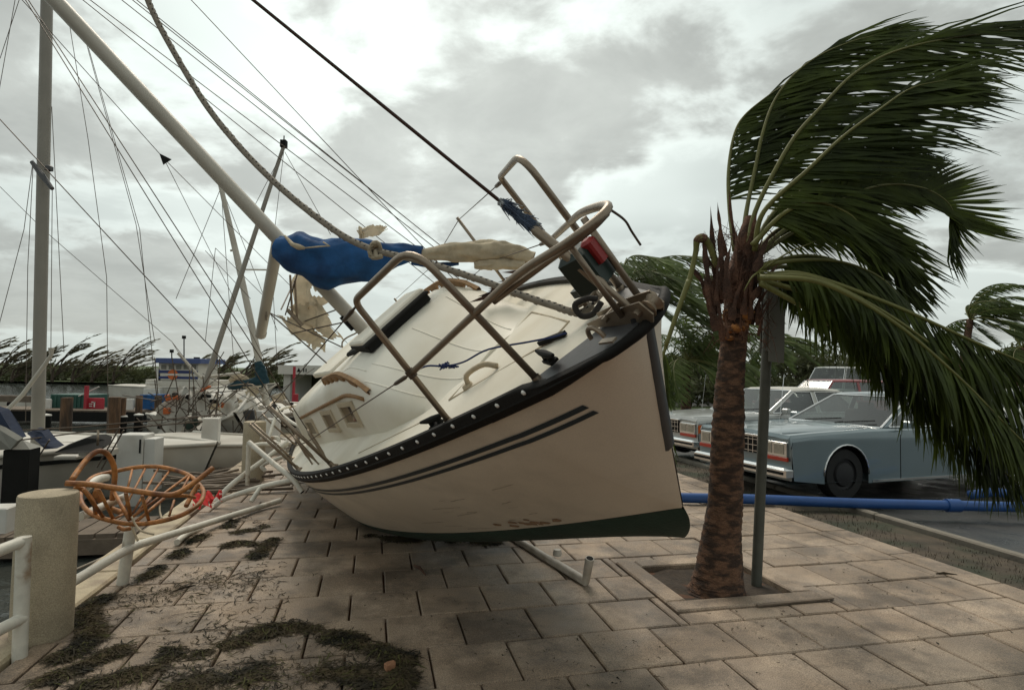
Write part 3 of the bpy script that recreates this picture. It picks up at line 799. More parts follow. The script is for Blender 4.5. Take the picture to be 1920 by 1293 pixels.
# bow ring: a rounded loop at mid height
fa, ff, ta, tf = posts(-1); ms = fa.lerp(ta, .43); mf = ff.lerp(tf, .52)
fa2, ff2, ta2, tf2 = posts(1); ms2 = fa2.lerp(ta2, .43); mf2 = ff2.lerp(tf2, .52)
ring = smooth_path([ms, ms.lerp(mf, .5), mf, Vector((-.20, -.17, .375)), Vector((.03, -.105, .385)), Vector((.105, 0, .385)), Vector((.05, .095, .385)), Vector((-.18, .17, .38)), mf2, ms2.lerp(mf2, .5), ms2], 56)
b = MB(); b.tube(ring, RT, 10); ringo = b.build('bow_ring', M_steel, boat, smooth=True, local=True)
b = MB(); b.tube(smooth_path([Vector((-.36, -.24, .335)), Vector((-.15, -.11, .35)), Vector((.06, -.03, .37)), Vector((.085, .05, .375))], 18), .012, 8); b.build('inner_rail', M_steel, boat, smooth=True, local=True)
b = MB()
b.tube([Vector((-.10, .10, .38)), Vector((-.10, .09, .02))], .013, 8); b.tube([Vector((-.02, -.06, .38)), Vector((-.06, -.04, .05))], .011, 8)
b.build('ring_strut', M_steel, boat, smooth=True, local=True)
# navigation light under the ring: dark green body with a red lens
nl = Vector((-.17, .035, .235))
b = MB(); b.box(nl, (.13, .12, .15), Matrix.Rotation(.3, 3, 'Z'), bev=.02, taper=.9); b.box(nl + Vector((-.07, -.02, -.075)), (.10, .05, .03)); lt = b.build('bow_light', mat('dark green lamp body', (.004, .018, .013), .5), boat, local=True)
b = MB(); b.box(nl + Vector((.055, .03, .035)), (.05, .055, .095), Matrix.Rotation(.3, 3, 'Z'), bev=.012); b.build('red_lens', M_red, lt, local=True)
b = MB(); b.tube(smooth_path([Vector((.06, .085, .375)), Vector((.045, .12, .31)), Vector((-.01, .16, .25)), Vector((-.02, .165, .19))], 14), .0045, 6); b.build('lamp_cable', M_wire, boat, smooth=True, local=True)

# ---- mast, boom, sail cover
MBASE = Vector((-3.30, .0, roof_z(-3.3, 0)))
MT = lambda z: MBASE + Vector((-.077 * z, 0, z))
b = MB(); sec = []
rows = []
for z in [0, .4, .9, 1.5, 2.2, 3, 4, 5, 6, 7, 8.0]:
    c = MT(z); s_ = 1 - .25 * max(0, (z - 5) / 3)
    rows.append([c + Vector((.074 * s_ * math.cos(a * 2 * PI / 20), .055 * s_ * math.sin(a * 2 * PI / 20), 0)) for a in range(20)])
b.grid(rows, cu=True); b.add(rows[-1], [tuple(range(20))]); mast = b.build('mast', M_alu, boat, smooth=True, local=True, auto=40)
b = MB(); b.box(MBASE + Vector((0, 0, .02)), (.24, .18, .05), bev=.01); b.build('mast_step', M_alu, boat, local=True)
b = MB(); b.box(MT(8) + Vector((.05, 0, .03)), (.2, .06, .06)); b.build('masthead_fitting', M_alu, boat, local=True)
for sg in (-1, 1):
    b = MB(); b.tube([MT(4.2), MT(4.15) + Vector((-.1, sg * .78, .06))], [.022, .014], 8); b.build('spreader', M_alu, boat, smooth=True, local=True)
b = MB()
b.tube([MT(.34) + Vector((-.08, 0, 0)), MT(.30) + Vector((-.08, 0, 0))], .012, 6); b.box(MT(.22) + Vector((0, -.062, 0)), (.05, .025, .14)); b.build('halyard_cleat', M_black, boat, local=True)
# boom dropped and swung aft, its end hanging low
BG = MT(1.05) + Vector((-.10, 0, 0))
BE = bdep(489, 626, 5.75)
b = MB(); d = (BE - BG).normalized()
b.tube([BG, BG.lerp(BE, .5), BE], .048, 14); boom = b.build('boom', M_alu, boat, smooth=True, local=True, auto=40)
b = MB(); b.tube([BE - d * .03, BE + d * .015], .053, 14); b.build('boom_end_cap', M_alu, boom, smooth=True, local=True, auto=40)
b = MB()
e1 = BG.lerp(BE, .72)
for q in (.70, .74): 
    c = BG.lerp(BE, q); b.tube([c + Vector((.056 * math.cos(a), .03 * math.sin(a), .056 * math.sin(a))) for a in [2 * PI * i / 12 for i in range(12)]], .007, 6, closed=True)
b.build('boom_lashing', M_rope, boom, smooth=True, local=True)
for (pa_, pb_) in (((503, 585), (640, 650)), ((503, 585), (612, 680)), ((560, 510), (527, 580)), ((550, 610), (640, 577)), ((535, 590), (560, 505)), ((548, 625), (640, 605))):
    b = MB(); b.tube([bdep(*pa_, 5.6), bdep(*pb_, 5.0)], .006, 6); b.build('mainsheet_line', M_wire, boat, local=True)
# tackle blocks hanging under the boom
for px_, py_ in ((548, 590), (557, 600)):
    c = bdep(px_, py_, 5.3); b = MB(); b.box(c, (.05, .03, .13), bev=.01); b.tube([c, bdep(px_ - 4, py_ - 75, 5.2)], .01, 6); b.build('tackle_block', M_steel, boat, local=True)
# blue sail cover: a lofted bundle along a sagging path, in world space
def bundle(name, pts, radii, mt, flatn=.75, n=36, wob=.12, seed=0, parent=boat):
    P = smooth_path([A(*p) for p in pts], 30); rr = []
    for i in range(31):
        t = i / 30 * (len(radii) - 1); k = min(int(t), len(radii) - 2); rr.append(lerp(radii[k], radii[k + 1], t - k))
    rows = []
    for i, p in enumerate(P):
        t = (P[min(i + 1, 30)] - P[max(i - 1, 0)]).normalized(); a = Vector((0, 0, 1)); s_ = t.cross(a).normalized(); u_ = s_.cross(t)
        row = []
        for j in range(n):
            an = 2 * PI * j / n; q = 1 + wob * mnoise.noise(Vector((i * .22, math.cos(an) * 1.6 + seed, math.sin(an) * 1.6)))*1.6 + .6 * wob * mnoise.noise(Vector((i * .5, math.cos(an) * 3.5 + seed, math.sin(an) * 3.5))) - .55 * wob * abs(mnoise.noise(Vector((i * .16 + math.cos(an) * 2.2, math.sin(an) * 2.6 + seed * 2, i * .09)))) ** .6 + .035 * math.sin(an * 6 + i * .45 + 2 * mnoise.noise(Vector((i * .2, seed, 0))))
            row.append(p + (s_ * math.cos(an) * flatn + u_ * math.sin(an)) * rr[i] * q)
        rows.append(row)
    b = MB(); b.grid(rows, cu=True); b.add(rows[0], [tuple(range(n))[::-1]]); b.add(rows[-1], [tuple(range(n))])
    return b.build(name, mt, parent, smooth=True)
cov = bundle('sail_cover', [(518, 461, 4.55), (560, 476, 4.55), (622, 490, 4.5), (690, 487, 4.45), (742, 478, 4.4), (792, 473, 4.36)], [.085, .175, .19, .15, .085, .05], M_blue, wob=.16)
bundle('sail_cover', [(860, 494, 4.36), (820, 497, 4.38), (772, 492, 4.40)], [.012, .024, .02], M_blue, seed=4)
bundle('furled_sail', [(776, 479, 4.38), (850, 472, 4.33), (915, 472, 4.28), (960, 473, 4.25), (1000, 484, 4.22)], [.03, .075, .085, .078, .045], M_cream, wob=.25, seed=2)
bundle('furled_sail', [(890, 497, 4.28), (930, 495, 4.25), (985, 497, 4.22)], [.03, .045, .03], M_cream, wob=.25, seed=5)
# bow of sail tie on the cover
b = MB(); b.tube([BI @ A(*p) for p in ((534, 442, 4.40), (548, 458, 4.36), (560, 463, 4.33), (571, 465, 4.31))], [.008, .016, .022, .01], 8)
b.tube([BI @ A(*p) for p in ((571, 465, 4.31), (600, 462, 4.31), (618, 461, 4.32), (606, 454, 4.34))], .006, 6); b.build('sail_tie', M_cream, boat, smooth=True, local=True)
# sheets of torn sail blown behind the boat
def rag(name, pix, mt, n=20, seed=0, parent=boat, amp=.05, fray=True):
    """quad patch of cloth given by four pixel+depth corners, rippled"""
    c = [A(*p) for p in pix]; rows = []
    nv = (c[1] - c[0]).cross(c[3] - c[0]).normalized()
    for i in range(n + 1):
        row = []
        for j in range(n + 1):
            s_, t = i / n, j / n
            p = c[0] * (1 - s_) * (1 - t) + c[1] * s_ * (1 - t) + c[2] * s_ * t + c[3] * (1 - s_) * t
            ed = 1 + 0.0 * s_
            p = p + nv * amp * (mnoise.noise(Vector((s_ * 3, t * 2.5, seed))) * 1.5 + .5 * math.sin(s_ * 9 + t * 3 + seed))
            p = p + (c[3] - c[0]) * .10 * mnoise.noise(Vector((s_ * 4, seed + 5, t))) * (t)
            row.append(p)
        rows.append(row)
    b = MB(); vs_ = [p for r_ in rows for p in r_]; fs = []
    for i in range(n):
        for j in range(n):
            e_ = min(i, j, n - 1 - i, n - 1 - j) / n
            if fray and e_ < .14 and mnoise.noise(Vector((i * .27, j * .27, seed + 11))) > .02 + e_ * 2.5: continue
            fs.append((i * (n + 1) + j, i * (n + 1) + j + 1, (i + 1) * (n + 1) + j + 1, (i + 1) * (n + 1) + j))
    b.add(vs_, fs)
    o = b.build(name, mt, parent, smooth=True)
    return o
rag('torn_sail', [(515, 590, 5.7), (600, 600, 5.4), (615, 660, 5.3), (560, 640, 5.6)], M_cream, seed=1)
rag('torn_sail', [(556, 505, 5.5), (570, 512, 5.4), (612, 568, 5.3), (545, 600, 5.6)], M_cream, seed=2)
rag('torn_sail', [(540, 575, 5.55), (600, 560, 5.35), (640, 640, 5.2), (590, 630, 5.4)], M_cream, seed=3)
rag('sail_scrap', [(668, 428, 4.7), (724, 418, 4.7), (729, 432, 4.7), (676, 452, 4.7)], M_cream, seed=6, amp=.03)
rag('sail_scrap', [(671, 424, 4.7), (679, 424, 4.7), (684, 450, 4.7), (674, 452, 4.7)], M_cream, seed=8, amp=.02)

# ---- standing rigging
MH = MT(8.0)
def wire(a, b_, r_=.0036, name='shroud', mt=None, mid=None, parent=boat):
    bb = MB(); bb.tube([a, b_] if mid is None else smooth_path([a, mid, b_], 14), r_, 6); return bb.build(name, mt or M_wire, parent, smooth=True, local=True)
def chain(x, sg, y=None): 
    y = hb(x) - .13 if y is None else y
    return Vector((x, sg * y, hz(x) + .0))
for sg in (-1, 1):
    tipv = MT(4.15) + Vector((-.1, sg * .78, .06))
    cu_ = chain(-3.42, sg); 
    wire(MH, tipv); wire(tipv, cu_)
    for xc, zt in ((-3.05, 4.05), (-3.75, 4.05)):
        ce = chain(xc, sg); wire(MT(zt), ce)
    for xc in (-3.05, -3.42, -3.75):
        ce = chain(xc, sg); dv = ((tipv if xc == -3.42 else MT(4.05)) - ce).normalized()
        b = MB(); b.tube([ce, ce + dv * .06, ce + dv * .10, ce + dv * .26, ce + dv * .30], [.007, .008, .014, .014, .006], 8); b.build('turnbuckle', M_steel, boat, smooth=True, local=True)
        b = MB(); b.prism([ce + Vector((-.03, 0, 0)), ce + Vector((.03, 0, 0)), ce + dv * .05 + Vector((.012, 0, 0)), ce + dv * .05 + Vector((-.012, 0, 0))], (0, .006, 0)); b.build('chainplate', M_steel, boat, local=True)
# backstay with a bridle to both quarters
jn = bdep(307, 297, 6.1)
_mm = MH; _dir = (BI @ A(13, 0, 4.9))
wire(MH + Vector((-.1, 0, 0)), jn, name='backstay'); 
b = MB(); b.prism([jn + Vector((0, .05, -.05)), jn + Vector((0, -.05, -.05)), jn + Vector((0, 0, .06))], (.012, 0, 0)); b.build('bridle_plate', M_black, boat, local=True)
for sg in (-1, 1): wire(jn, Vector((-7.93, sg * (hb(-7.9) - .08), hz(-7.9))), name='backstay')
# forestay with a frayed remnant of sail
st0 = Vector((-.05, 0, .06)); wire(st0, MH, .0075, 'forestay', mat('brown forestay foil', (.06, .028, .018), .6, .2, 8))
fd = (MH - st0).normalized()
b = MB(); b.tube([st0, st0 + fd * .10, st0 + fd * .12, st0 + fd * .42, st0 + fd * .44], [.012, .012, .019, .019, .01], 10); b.build('forestay_turnbuckle', M_steel, boat, smooth=True, local=True, auto=40)
b = MB(); rr_ = random.Random(3)
def t_at(px):
    return min((abs(px_of(BW(st0 + fd * (q / 200)))[0] - px), q / 200) for q in range(10, 400))[1]
T0, T1 = t_at(988), t_at(938)
for i in range(330):
    t = lerp(T0, T1, rr_.random()); c = st0 + fd * t
    o = Vector((rr_.gauss(0, 1), rr_.gauss(0, 1), rr_.gauss(0, 1))).normalized() * .015
    e = c + o * rr_.uniform(.8, 1.6) + fd * rr_.uniform(-.07, .02) + BI.to_3x3() @ Vector((rr_.uniform(.0, .03) ** 1, 0, rr_.uniform(-.02, .01)))
    b.tube([c, c + o, e], [.0035, .003, .001], 4)
b.build('frayed_sail', M_fray, boat, local=True, kind='stuff')
# halyards running close by the forestay of the far side
for (p_, q_) in (((228, 0, 4.0), (822, 470, 4.5)), ((248, 0, 4.0), (828, 462, 4.5)), ((256, 0, 4.0), (800, 440, 4.6))):
    wire(bdep(*p_), bdep(*q_), .0034, 'halyard')
# stanchions and lifelines
for sg in (-1, 1):
    tops = []
    fa, ff, ta, tf = posts(sg)
    for x in (-2.62, -4.15, -5.7):
        p = Vector((x, sg * (hb(x) - .05), hz(x)))
        if sg > 0 and x == -2.62: q = p + Vector((0, sg * .03, .74))
        else: q = p + Vector((0, sg * .02, .61))
        b = MB(); b.tube([p, q], .0125, 8); s_ = b.build('stanchion', M_steel, boat, smooth=True, local=True)
        b = MB(); b.lathe([(.035, 0), (.033, .01), (.017, .03), (.016, .06)], p, 12); b.build('stanchion_base', M_steel, s_, smooth=True, local=True, auto=30)
        tops.append((p, q))
    pr = [(fa, ta)] + tops
    for i in range(len(pr) - 1):
        for f in (.43, .97): wire(pr[i][0].lerp(pr[i][1], f), pr[i + 1][0].lerp(pr[i + 1][1], f), .0032, 'lifeline')
    for f in (.43, .97):
        a_, c_ = pr[0][0].lerp(pr[0][1], f), pr[1][0].lerp(pr[1][1], f); dv = (c_ - a_).normalized()
        b = MB(); b.tube([a_ + dv * .02, a_ + dv * .05, a_ + dv * .07, a_ + dv * .17, a_ + dv * .20], [.005, .006, .011, .010, .004], 8); b.build('lifeline_turnbuckle', M_wire, boat, smooth=True, local=True)
# stern pushpit
for sg in (-1, 1):
    b = MB(); x = -7.1
    b.tube(smooth_path([Vector((x, sg * (hb(x) - .05), hz(x))), Vector((x - .02, sg * (hb(x) - .03), hz(x) + .58)), Vector((-7.6, sg * .86, hz(-7.6) + .62)), Vector((-7.95, sg * .62, hz(-7.9) + .62)), Vector((-7.95, sg * .55, hz(-8)))], 24), .0125, 8); b.build('pushpit', M_steel, boat, smooth=True, local=True)
# winch and clutter by the shrouds
b = MB(); b.lathe([(.05, 0), (.05, .03), (.036, .05), (.036, .09), (.048, .11), (.048, .12), (0, .125)], (-5.6, -.62, hz(-5.6) + .26), 18); b.build('winch', M_chrome, boat, smooth=True, local=True, auto=30)
# scrape marks near the forefoot
for k in range(12):
    b = MB(); x = -1.60 + rnd.gauss(0, .13); z = hzw(x) + .03 + abs(rnd.gauss(0, .055)); s_ = rnd.uniform(.010, .036)
    pts_ = []
    for j in range(7):
        a = 2 * PI * j / 7; xx = x + s_ * 1.5 * math.cos(a) * rnd.uniform(.5, 1.2); zz = max(z + s_ * math.sin(a) * rnd.uniform(.5, 1.2), hzw(xx) + .004)
        pts_.append(Vector((xx, -(top_y(xx, zz) + .003), zz)))
    b.add(pts_, [tuple(range(7))])
    b.build('rust_scrape', M_rust, boat, local=True)

M_scuff = mat('grey scuff', (0.40, 0.34, 0.275), .7, .3, 30)
for k in range(16):
    x = rnd.uniform(-4.6, -1.1); z = lerp(hz(x) - .35, hzw(x) + .04, rnd.random() ** .6); L_ = rnd.uniform(.05, .32); sl = rnd.uniform(-.10, .10); hh_ = rnd.uniform(.0015, .004)
    pts_ = [(x - L_ * q / 5, z + sl * L_ * q / 5 + rnd.uniform(-.002, .002)) for q in range(6)]
    b = MB(); b.grid([[Vector((a_, -(top_y(a_, c_ + e_) + .002), c_ + e_)) for e_ in (-hh_ * (.3 + rnd.random()), hh_ * (.3 + rnd.random()))] for a_, c_ in pts_]); b.build('scuff', M_scuff, boat, local=True)

# ------------------------------------------------------------------ ropes that hang on the boat
rp = [(1112, 572, 2.42), (1085, 586, 2.44), (1040, 574, 2.5), (985, 556, 2.55), (915, 530, 2.6), (840, 505, 2.66), (775, 486, 2.72), (700, 468, 2.8), (640, 440, 2.86), (565, 385, 2.92), (500, 328, 2.98), (440, 265, 3.02), (385, 195, 3.05), (330, 105, 3.08), (285, 20, 3.1), (262, -50, 3.1), (200, -260, 3.1), (120, -700, 3.2)]
path = smooth_path([A(*p) for p in rp], 110)
rope = thing('mooring_rope', 'thick flecked rope sagging from the bow cleat of the stranded sailboat up to the sky', 'rope', path[0])
b = MB(); b.tube(path, .0155, 10); b.build('rope_core', M_rope, rope, smooth=True)
b = MB()
acc = 0
for k in range(109):
    seg = (path[k + 1] - path[k]); t = seg.normalized(); q = 0
    a = t.cross(Vector((0, 1, 0))).normalized(); c = a.cross(t)
    while acc < seg.length:
        p = path[k] + t * acc
        for an in (rnd.uniform(.3, 1.2), rnd.uniform(-2.6, -1.7), rnd.uniform(2.2, 3.0)):
            o_ = (a * math.cos(an) + c * math.sin(an)) * .0132
            b.tube([p + o_ - t * .009, p + o_ + t * .009 + c * .004], [.0055, .004], 4)
        acc += rnd.uniform(.024, .034)
    acc -= seg.length
b.build('rope_fleck', M_ropedark, rope, kind='stuff')
b = MB(); b.tube(smooth_path([A(*p) for p in ((1118, 560, 2.38), (1100, 560, 2.36), (1078, 572, 2.38), (1090, 592, 2.38), (1112, 588, 2.36), (1128, 566, 2.36))], 30), .0125, 8); b.build('cleat_hitch', M_ropedark, rope, smooth=True)
kn = A(704, 470, 2.78); b = MB()
for i in range(5):
    b.tube([kn + Vector((.026 * math.cos(a), .02 * math.sin(a + i), .024 * math.sin(a) + (i - 2) * .008)) for a in [2 * PI * j / 10 for j in range(10)]], .008, 6, closed=True)
b.tube(smooth_path([kn, A(706, 482, 2.76), A(716, 480, 2.75)], 8), [.012] * 9, 6); b.build('rope_knot', M_cream, rope, smooth=True)
# thin blue cord tied from the pulpit to the bow
pts_ = [BW(ms), A(800, 686, 2.72), A(835, 686, 2.68), A(870, 678, 2.62), A(915, 655, 2.55), A(990, 641, 2.46), A(1035, 632, 2.42), A(1062, 624, 2.40)]
cord = thing('tied_cord', 'thin blue cord tied between pulpit post and bow of the stranded sailboat', 'cord', pts_[0])
b = MB(); b.tube(smooth_path(pts_, 40), .0045, 6); b.build('cord_line', M_bluecord, cord, smooth=True)
b = MB(); c = A(838, 686, 2.67)
for i in range(26):
    o = Vector((rnd.gauss(0, .02), rnd.gauss(0, .006), rnd.gauss(0, .006))); b.tube([c + o, c + o + Vector((rnd.uniform(-.025, .025), rnd.uniform(-.01, .01), rnd.uniform(-.012, .012)))], .0035, 5)
b.build('cord_knot', M_bluecord, cord)

# dry brown frond caught on the port side of the foredeck
df = thing('dead_frond', 'dry red brown palm frond caught on the far side of the foredeck', 'palm frond', A(985, 520, 3.75))
b = MB(); P_ = smooth_path([A(930, 548, 3.75), A(975, 525, 3.72), A(1015, 496, 3.65)], 20); b.tube(P_, .010, 6); b.build('midrib', M_sheath, df, smooth=True)
b = MB(); rr_ = random.Random(61)
for k in range(90):
    c = P_[rr_.randrange(21)]; dd = Vector((rr_.gauss(-.9, .2), rr_.gauss(0, .2), rr_.gauss(-.42, .13))).normalized(); l_ = rr_.uniform(.08, .22); s2 = dd.cross(Vector((0, 1, .2))).normalized() * .006
    b.add([c - s2, c + s2, c + dd * l_ * .6 + s2 - Vector((0, 0, .01)), c + dd * l_, c + dd * l_ * .6 - s2], [(0, 1, 2, 3, 4)])
b.build('leaflets', M_sheath, df, kind='stuff')

# ------------------------------------------------------------------ promenade furniture
def bollard(px, py, label, r_=.152, h=.83):
    c = G(px, py); c = Vector((c.x, c.y, 0))
    t = thing('bollard', label, 'bollard', c, 'concrete bollards along the quay')
    b = MB(); b.lathe([(r_ * 1.01, -.02), (r_ * 1.01, .35), (r_ * .99, h - .012), (r_ - .006, h)], c, 40); b.build('shaft', M_bollard, t, smooth=True, auto=50)
    b = MB(); b.lathe([(r_ - .006, h), (r_ - .02, h + .004), (r_ * .5, h + .007), (0, h + .008)], c, 40); b.build('cap', M_bollard, t, smooth=True)
    return t
bol = bollard(78, 1190, 'stout tan concrete bollard in the foreground under the rattan chair')
bollard(474, 900, 'tan concrete bollard beside the stern of the stranded boat and the bent railing')
def pipes(name, label, cat, paths, m, r_=.03, group=None, n=12):
    t = thing(name, label, cat, paths[0][0] if not isinstance(paths[0], dict) else paths[0]['p'][0], group)
    for d in paths:
        if not isinstance(d, dict): d = dict(p=d)
        b = MB(); pp = d['p'] if len(d['p']) < 3 or d.get('sharp') else smooth_path(d['p'], 6 * len(d['p']))
        b.tube(pp, d.get('r', r_), n); b.build(d.get('n', 'rail'), m, t, smooth=True, auto=40)
        if d.get('open'):
            e = d['p'][-1]; v = (d['p'][-1] - d['p'][-2]).normalized()
            b = MB(); b.tube([e + v * .0005, e + v * .0015], d.get('r', r_) * .78, 12); b.build('pipe_bore', M_black, t)
    return t
# railing left of the near bollard: post with two rails ending on it
pz = G(37, 1232)
pb_ = Vector((pz.x, pz.y, 0)); ptop = A(45, 1006, pz.y)
pipes('railing', 'white pipe railing in the bottom left corner with two rails on an upright post', 'railing', [
    dict(p=[pb_ - Vector((0, 0, .02)), ptop], n='post', r=.036),
    dict(p=[A(44, 1014, pz.y), A(-30, 1042, pz.y - .25), A(-200, 1100, pz.y - .8)], n='rail', r=.031),
    dict(p=[A(42, 1158, pz.y), A(-30, 1195, pz.y - .25), A(-200, 1285, pz.y - .8)], n='rail', r=.031)], M_rail)
# broken railing that runs away from the near bollard and lies bent on the paving
p0 = G(229, 1093); p0 = Vector((p0.x, p0.y, 0)); pt_ = A(246, 984, p0.y)
Yp = p0.y
pipes('railing', 'white pipe railing broken loose along the quay edge, its lower rail bent onto the paving', 'railing', [
    dict(p=[p0 - Vector((0, 0, .03)), pt_], n='post', r=.040),
    dict(p=[A(100, 1112, 3.62), A(147, 1084, 3.9), A(243, 1028, Yp - .03), A(300, 1008, 4.95), A(390, 980, 5.9), A(480, 952, 6.7), A(525, 938, 7.05)], n='rail', r=.031, open=True),
    dict(p=[A(150, 968, 4.0), A(195, 948, 4.25), A(236, 930, 4.5)], n='rail', r=.029),
    dict(p=[A(160, 915, 4.35), A(180, 900, 4.5), A(200, 894, 4.62)], n='rail', r=.031, open=True),
    dict(p=[A(332, 1016, 5.4), A(352, 1000, 5.7), A(376, 992, 5.95)], n='rail', r=.028)], M_rail)
# tangle of bent railing at the boat's stern
pipes('railing', 'tangle of bent white pipe railing crushed under the stern of the stranded sailboat', 'railing', [
    dict(p=[A(467, 829, 7.0), A(510, 866, 6.8), A(549, 898, 6.65), A(567, 922, 6.6)], n='rail', open=True),
    dict(p=[A(467, 829, 7.0), A(465, 870, 7.05), A(464, 908, 7.1)], n='post', r=.026),
    dict(p=[A(404, 940, 6.9), A(428, 914, 7.0), A(458, 889, 7.1), A(500, 858, 7.3), A(539, 828, 7.5)], n='rail'),
    dict(p=[A(402, 948, 6.85), A(424, 934, 6.9), A(491, 912, 6.85), A(551, 899, 6.75)], n='rail'),
    dict(p=[A(471, 940, 6.72), A(480, 926, 6.78), A(490, 912, 6.85)], n='rail', r=.026),
    dict(p=[A(490, 822, 7.9), A(512, 829, 7.8), A(528, 834, 7.75)], n='rail', r=.026),
    dict(p=[A(494, 823, 7.9), A(520, 821, 7.95), A(522, 838, 7.9)], n='rail', r=.026),
    dict(p=[A(462, 838, 7.3), A(495, 832, 7.4), A(540, 838, 7.5)], n='rail', r=.024),
    dict(p=[A(560, 845, 7.9), A(520, 860, 7.8), A(492, 872, 7.7), A(497, 882, 7.7)], n='rail', r=.026),
    dict(p=[A(534, 838, 7.9), A(531, 850, 7.8), A(535, 862, 7.8)], n='rail', r=.022),
    dict(p=[A(500, 835, 7.4), A(520, 768, 7.8), A(521, 770, 7.85), A(545, 790, 7.7), A(570, 806, 7.5), A(600, 850, 7.3)], n='rail', r=.020),
    dict(p=[A(521, 770, 7.85), A(535, 764, 8.1), A(560, 760, 8.4)], n='rail', r=.020)], M_rail)

# ---- orange rattan chair frame caught on the bollard and the railing
def CH(x, y, Y): return A(120 + x / 5.878, 820 + y / 5.878, Y)
chair = thing('rattan_chair', 'overturned orange rattan bowl chair frame caught on the near bollard and broken rail', 'chair', CH(740, 960, 4.1))
def cane(pts, r_, name, closed=False, n=40):
    b = MB()
    if closed:
        k = len(pts); Q = [Vector(p) for p in pts]; out = []
        for i in range(n):
            t = i / n * k; a = int(t) % k; f = t - int(t); p0_, p1_, p2_, p3_ = Q[a - 1], Q[a], Q[(a + 1) % k], Q[(a + 2) % k]
            out.append(.5 * ((2 * p1_) + (p2_ - p0_) * f + (2 * p0_ - 5 * p1_ + 4 * p2_ - p3_) * f * f + (3 * p1_ - p0_ - 3 * p2_ + p3_) * f ** 3))
        b.tube(out, r_, 10, closed=True)
    else: b.tube(smooth_path(pts, n) if len(pts) > 2 else pts, r_, 10)
    return b.build(name, M_rattan, chair, smooth=True)
cane([CH(200, 580, 4.25), CH(320, 435, 4.5), CH(590, 365, 4.68), CH(850, 322, 4.75), CH(1100, 328, 4.75), CH(1360, 405, 4.65), CH(1510, 540, 4.45), CH(1535, 640, 4.28), CH(1470, 745, 4.1), CH(1290, 855, 3.98), CH(1020, 930, 3.92), CH(740, 952, 3.9), CH(480, 905, 3.92), CH(300, 835, 3.97), CH(205, 740, 4.05), CH(180, 650, 4.15)], .0155, 'seat_ring', closed=True, n=90)
cane([CH(15, 502, 3.70), CH(250, 512, 3.74), CH(500, 545, 3.78), CH(900, 605, 3.84), CH(1140, 632, 3.88), CH(1250, 610, 3.92), CH(1340, 560, 3.97), CH(1480, 460, 4.05), CH(1640, 335, 4.15)], .0175, 'arm_rail', n=60)
cane([CH(85, 468, 3.74), CH(180, 330, 3.85), CH(290, 200, 3.95), CH(390, 148, 4.0), CH(480, 185, 4.05), CH(545, 300, 4.1), CH(560, 420, 4.12), CH(545, 560, 4.12), CH(530, 690, 4.12)], .0175, 'arm_hoop', n=50)
cane([CH(120, 540, 3.75), CH(230, 590, 3.8), CH(330, 730, 3.88), CH(350, 830, 3.95)], .014, 'cane_brace')
cane([CH(370, 570, 4.2), CH(350, 640, 4.25), CH(430, 720, 4.3), CH(540, 790, 4.3), CH(650, 830, 4.25)], .020, 'seat_base')
cane([CH(1200, 640, 3.92), CH(1330, 640, 4.0), CH(1440, 660, 4.2)], .012, 'cane_brace')
cane([CH(1480, 520, 4.35), CH(1420, 610, 4.3), CH(1345, 755, 4.2)], .016, 'chair_leg')
cane([CH(600, 985, 3.98), CH(660, 1010, 3.96), CH(730, 1000, 3.94)], .013, 'cane_brace')
for (x1, y1, Y1, x2, y2, Y2, q) in ((215, 570, 3.74, 435, 880, 3.93, .011), (380, 570, 3.78, 545, 900, 3.93, .0105), (545, 590, 4.12, 720, 905, 3.93, .012), (680, 610, 3.82, 742, 900, 3.92, .0115), (860, 640, 3.85, 935, 915, 3.93, .010),
                                 (750, 355, 4.7, 705, 545, 4.4, .008), (895, 340, 4.74, 660, 790, 4.2, .008), (1035, 345, 4.74, 760, 830, 4.15, .008), (1160, 370, 4.72, 790, 850, 4.1, .008), (1365, 420, 4.62, 760, 870, 4.02, .010), (1380, 430, 4.6, 1290, 590, 4.3, .008), (1100, 670, 4.2, 800, 920, 3.95, .011), (560, 890, 3.95, 660, 840, 4.1, .008), (1215, 690, 4.2, 1160, 860, 4.05, .008), (960, 660, 4.25, 880, 760, 4.15, .009)):
    cane([CH(x1, y1, Y1), CH(x2, y2, Y2)], q, 'spoke')
b = MB()
for pts in ([(745, 870, 3.88), (790, 960, 3.87), (860, 1030, 3.85), (990, 1065, 3.83)], [(745, 980, 3.9), (780, 1060, 3.9), (815, 1140, 3.9)], [(1060, 700, 4.2), (1055, 800, 4.1), (1080, 900, 4.0)]):
    b.tube(smooth_path([CH(*p) for p in pts], 12), .0065, 6)
b.build('cane_wrap_strip', M_cream, chair, smooth=True)
# red cloth behind the chair
cl = thing('red_cloth', 'crumpled red cloth lying behind the rattan chair at the quay edge', 'cloth', A(390, 945, 6.6))
rag('cloth_fold', [(362, 925, 6.7), (392, 921, 6.7), (396, 948, 6.5), (362, 950, 6.5)], M_cloth, seed=3, parent=cl, amp=.035)
rag('cloth_fold', [(385, 925, 6.75), (417, 922, 6.8), (416, 934, 6.7), (388, 942, 6.6)], M_cloth, seed=9, parent=cl, amp=.03)

